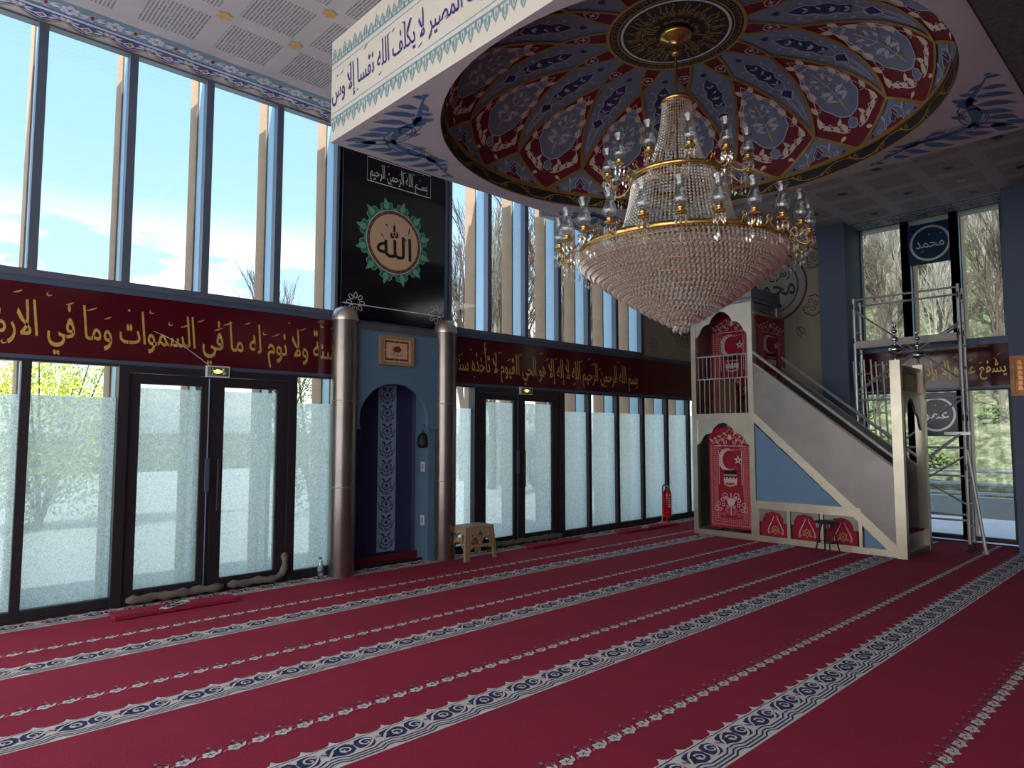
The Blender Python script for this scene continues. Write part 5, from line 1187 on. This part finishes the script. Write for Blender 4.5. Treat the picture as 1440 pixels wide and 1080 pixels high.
ml=N(nt,'Math',operation='MULTIPLY_ADD'); ml.inputs[1].default_value=.5; ml.inputs[2].default_value=.5; L(sp.outputs[2],ml.inputs[0]); L(ml.outputs[0],rp.inputs[0])
mp=N(nt,'Mapping'); mp.inputs['Scale'].default_value=(2.2,2.2,7.5); mp.inputs['Location'].default_value=(.7,.2,.35); L(tc.outputs['Generated'],mp.inputs[0])
nz=N(nt,'TexNoise',Scale=1.7,Detail=8,Roughness=.55); L(mp.outputs[0],nz.inputs['Vector'])
cl=N(nt,'MapRange',From_Min=.475,From_Max=.54); L(nz.outputs['Fac'],cl.inputs['Value'])
hm=N(nt,'MapRange'); hm.inputs['From Min'].default_value=.30; hm.inputs['From Max'].default_value=.16; L(sp.outputs[2],hm.inputs['Value'])
hu=N(nt,'Math',operation='GREATER_THAN'); hu.inputs[1].default_value=0; L(sp.outputs[2],hu.inputs[0])
m1=N(nt,'Math',operation='MULTIPLY'); L(cl.outputs[0],m1.inputs[0]); L(hm.outputs[0],m1.inputs[1]); m2=N(nt,'Math',operation='MULTIPLY'); L(m1.outputs[0],m2.inputs[0]); L(hu.outputs[0],m2.inputs[1])
mx=N(nt,'Mix',data_type='RGBA'); mx.inputs['B'].default_value=(1.0,1.0,.99,1); L(m2.outputs[0],mx.inputs['Factor']); L(rp.outputs[0],mx.inputs['A']); wm=N(nt,'Mix',data_type='RGBA'); wm.inputs['B'].default_value=(.42,.40,.36,1); wf=N(nt,'MapRange'); wf.inputs['From Max'].default_value=.7; L(mx.outputs['Result'],wm.inputs['A']); L(wm.outputs['Result'],bg.inputs[0])
# unseen sky behind and left of the camera, boosted to light the room
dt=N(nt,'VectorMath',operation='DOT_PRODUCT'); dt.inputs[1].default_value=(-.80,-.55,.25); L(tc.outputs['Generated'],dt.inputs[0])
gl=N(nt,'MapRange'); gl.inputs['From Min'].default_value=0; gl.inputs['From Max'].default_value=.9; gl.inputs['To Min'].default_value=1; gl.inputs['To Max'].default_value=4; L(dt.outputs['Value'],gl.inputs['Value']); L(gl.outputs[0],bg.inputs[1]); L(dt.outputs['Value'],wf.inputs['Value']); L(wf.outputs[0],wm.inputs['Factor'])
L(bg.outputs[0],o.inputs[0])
sun=bpy.data.lights.new('sun','SUN'); sun.energy=4.2; sun.angle=.01; sun.color=(1,.95,.86); so=bpy.data.objects.new('sun',sun); COL.objects.link(so)
so.rotation_euler=Vector((.64,.20,-.74)).to_track_quat('-Z','Y').to_euler(); so.location=(-20,-10,25)
vs_=SC.view_settings; vs_.view_transform='Standard'; vs_.look='None'; vs_.gamma=1; vs_.use_curve_mapping=False; vs_.exposure=1.2
SC.cycles.use_denoising=True; SC.cycles.max_bounces=10; SC.cycles.transparent_max_bounces=24; SC.cycles.diffuse_bounces=5; SC.cycles.caustics_reflective=False; SC.cycles.caustics_refractive=False
for o_ in bpy.data.objects:
    if '_o' in o_: del o_['_o']
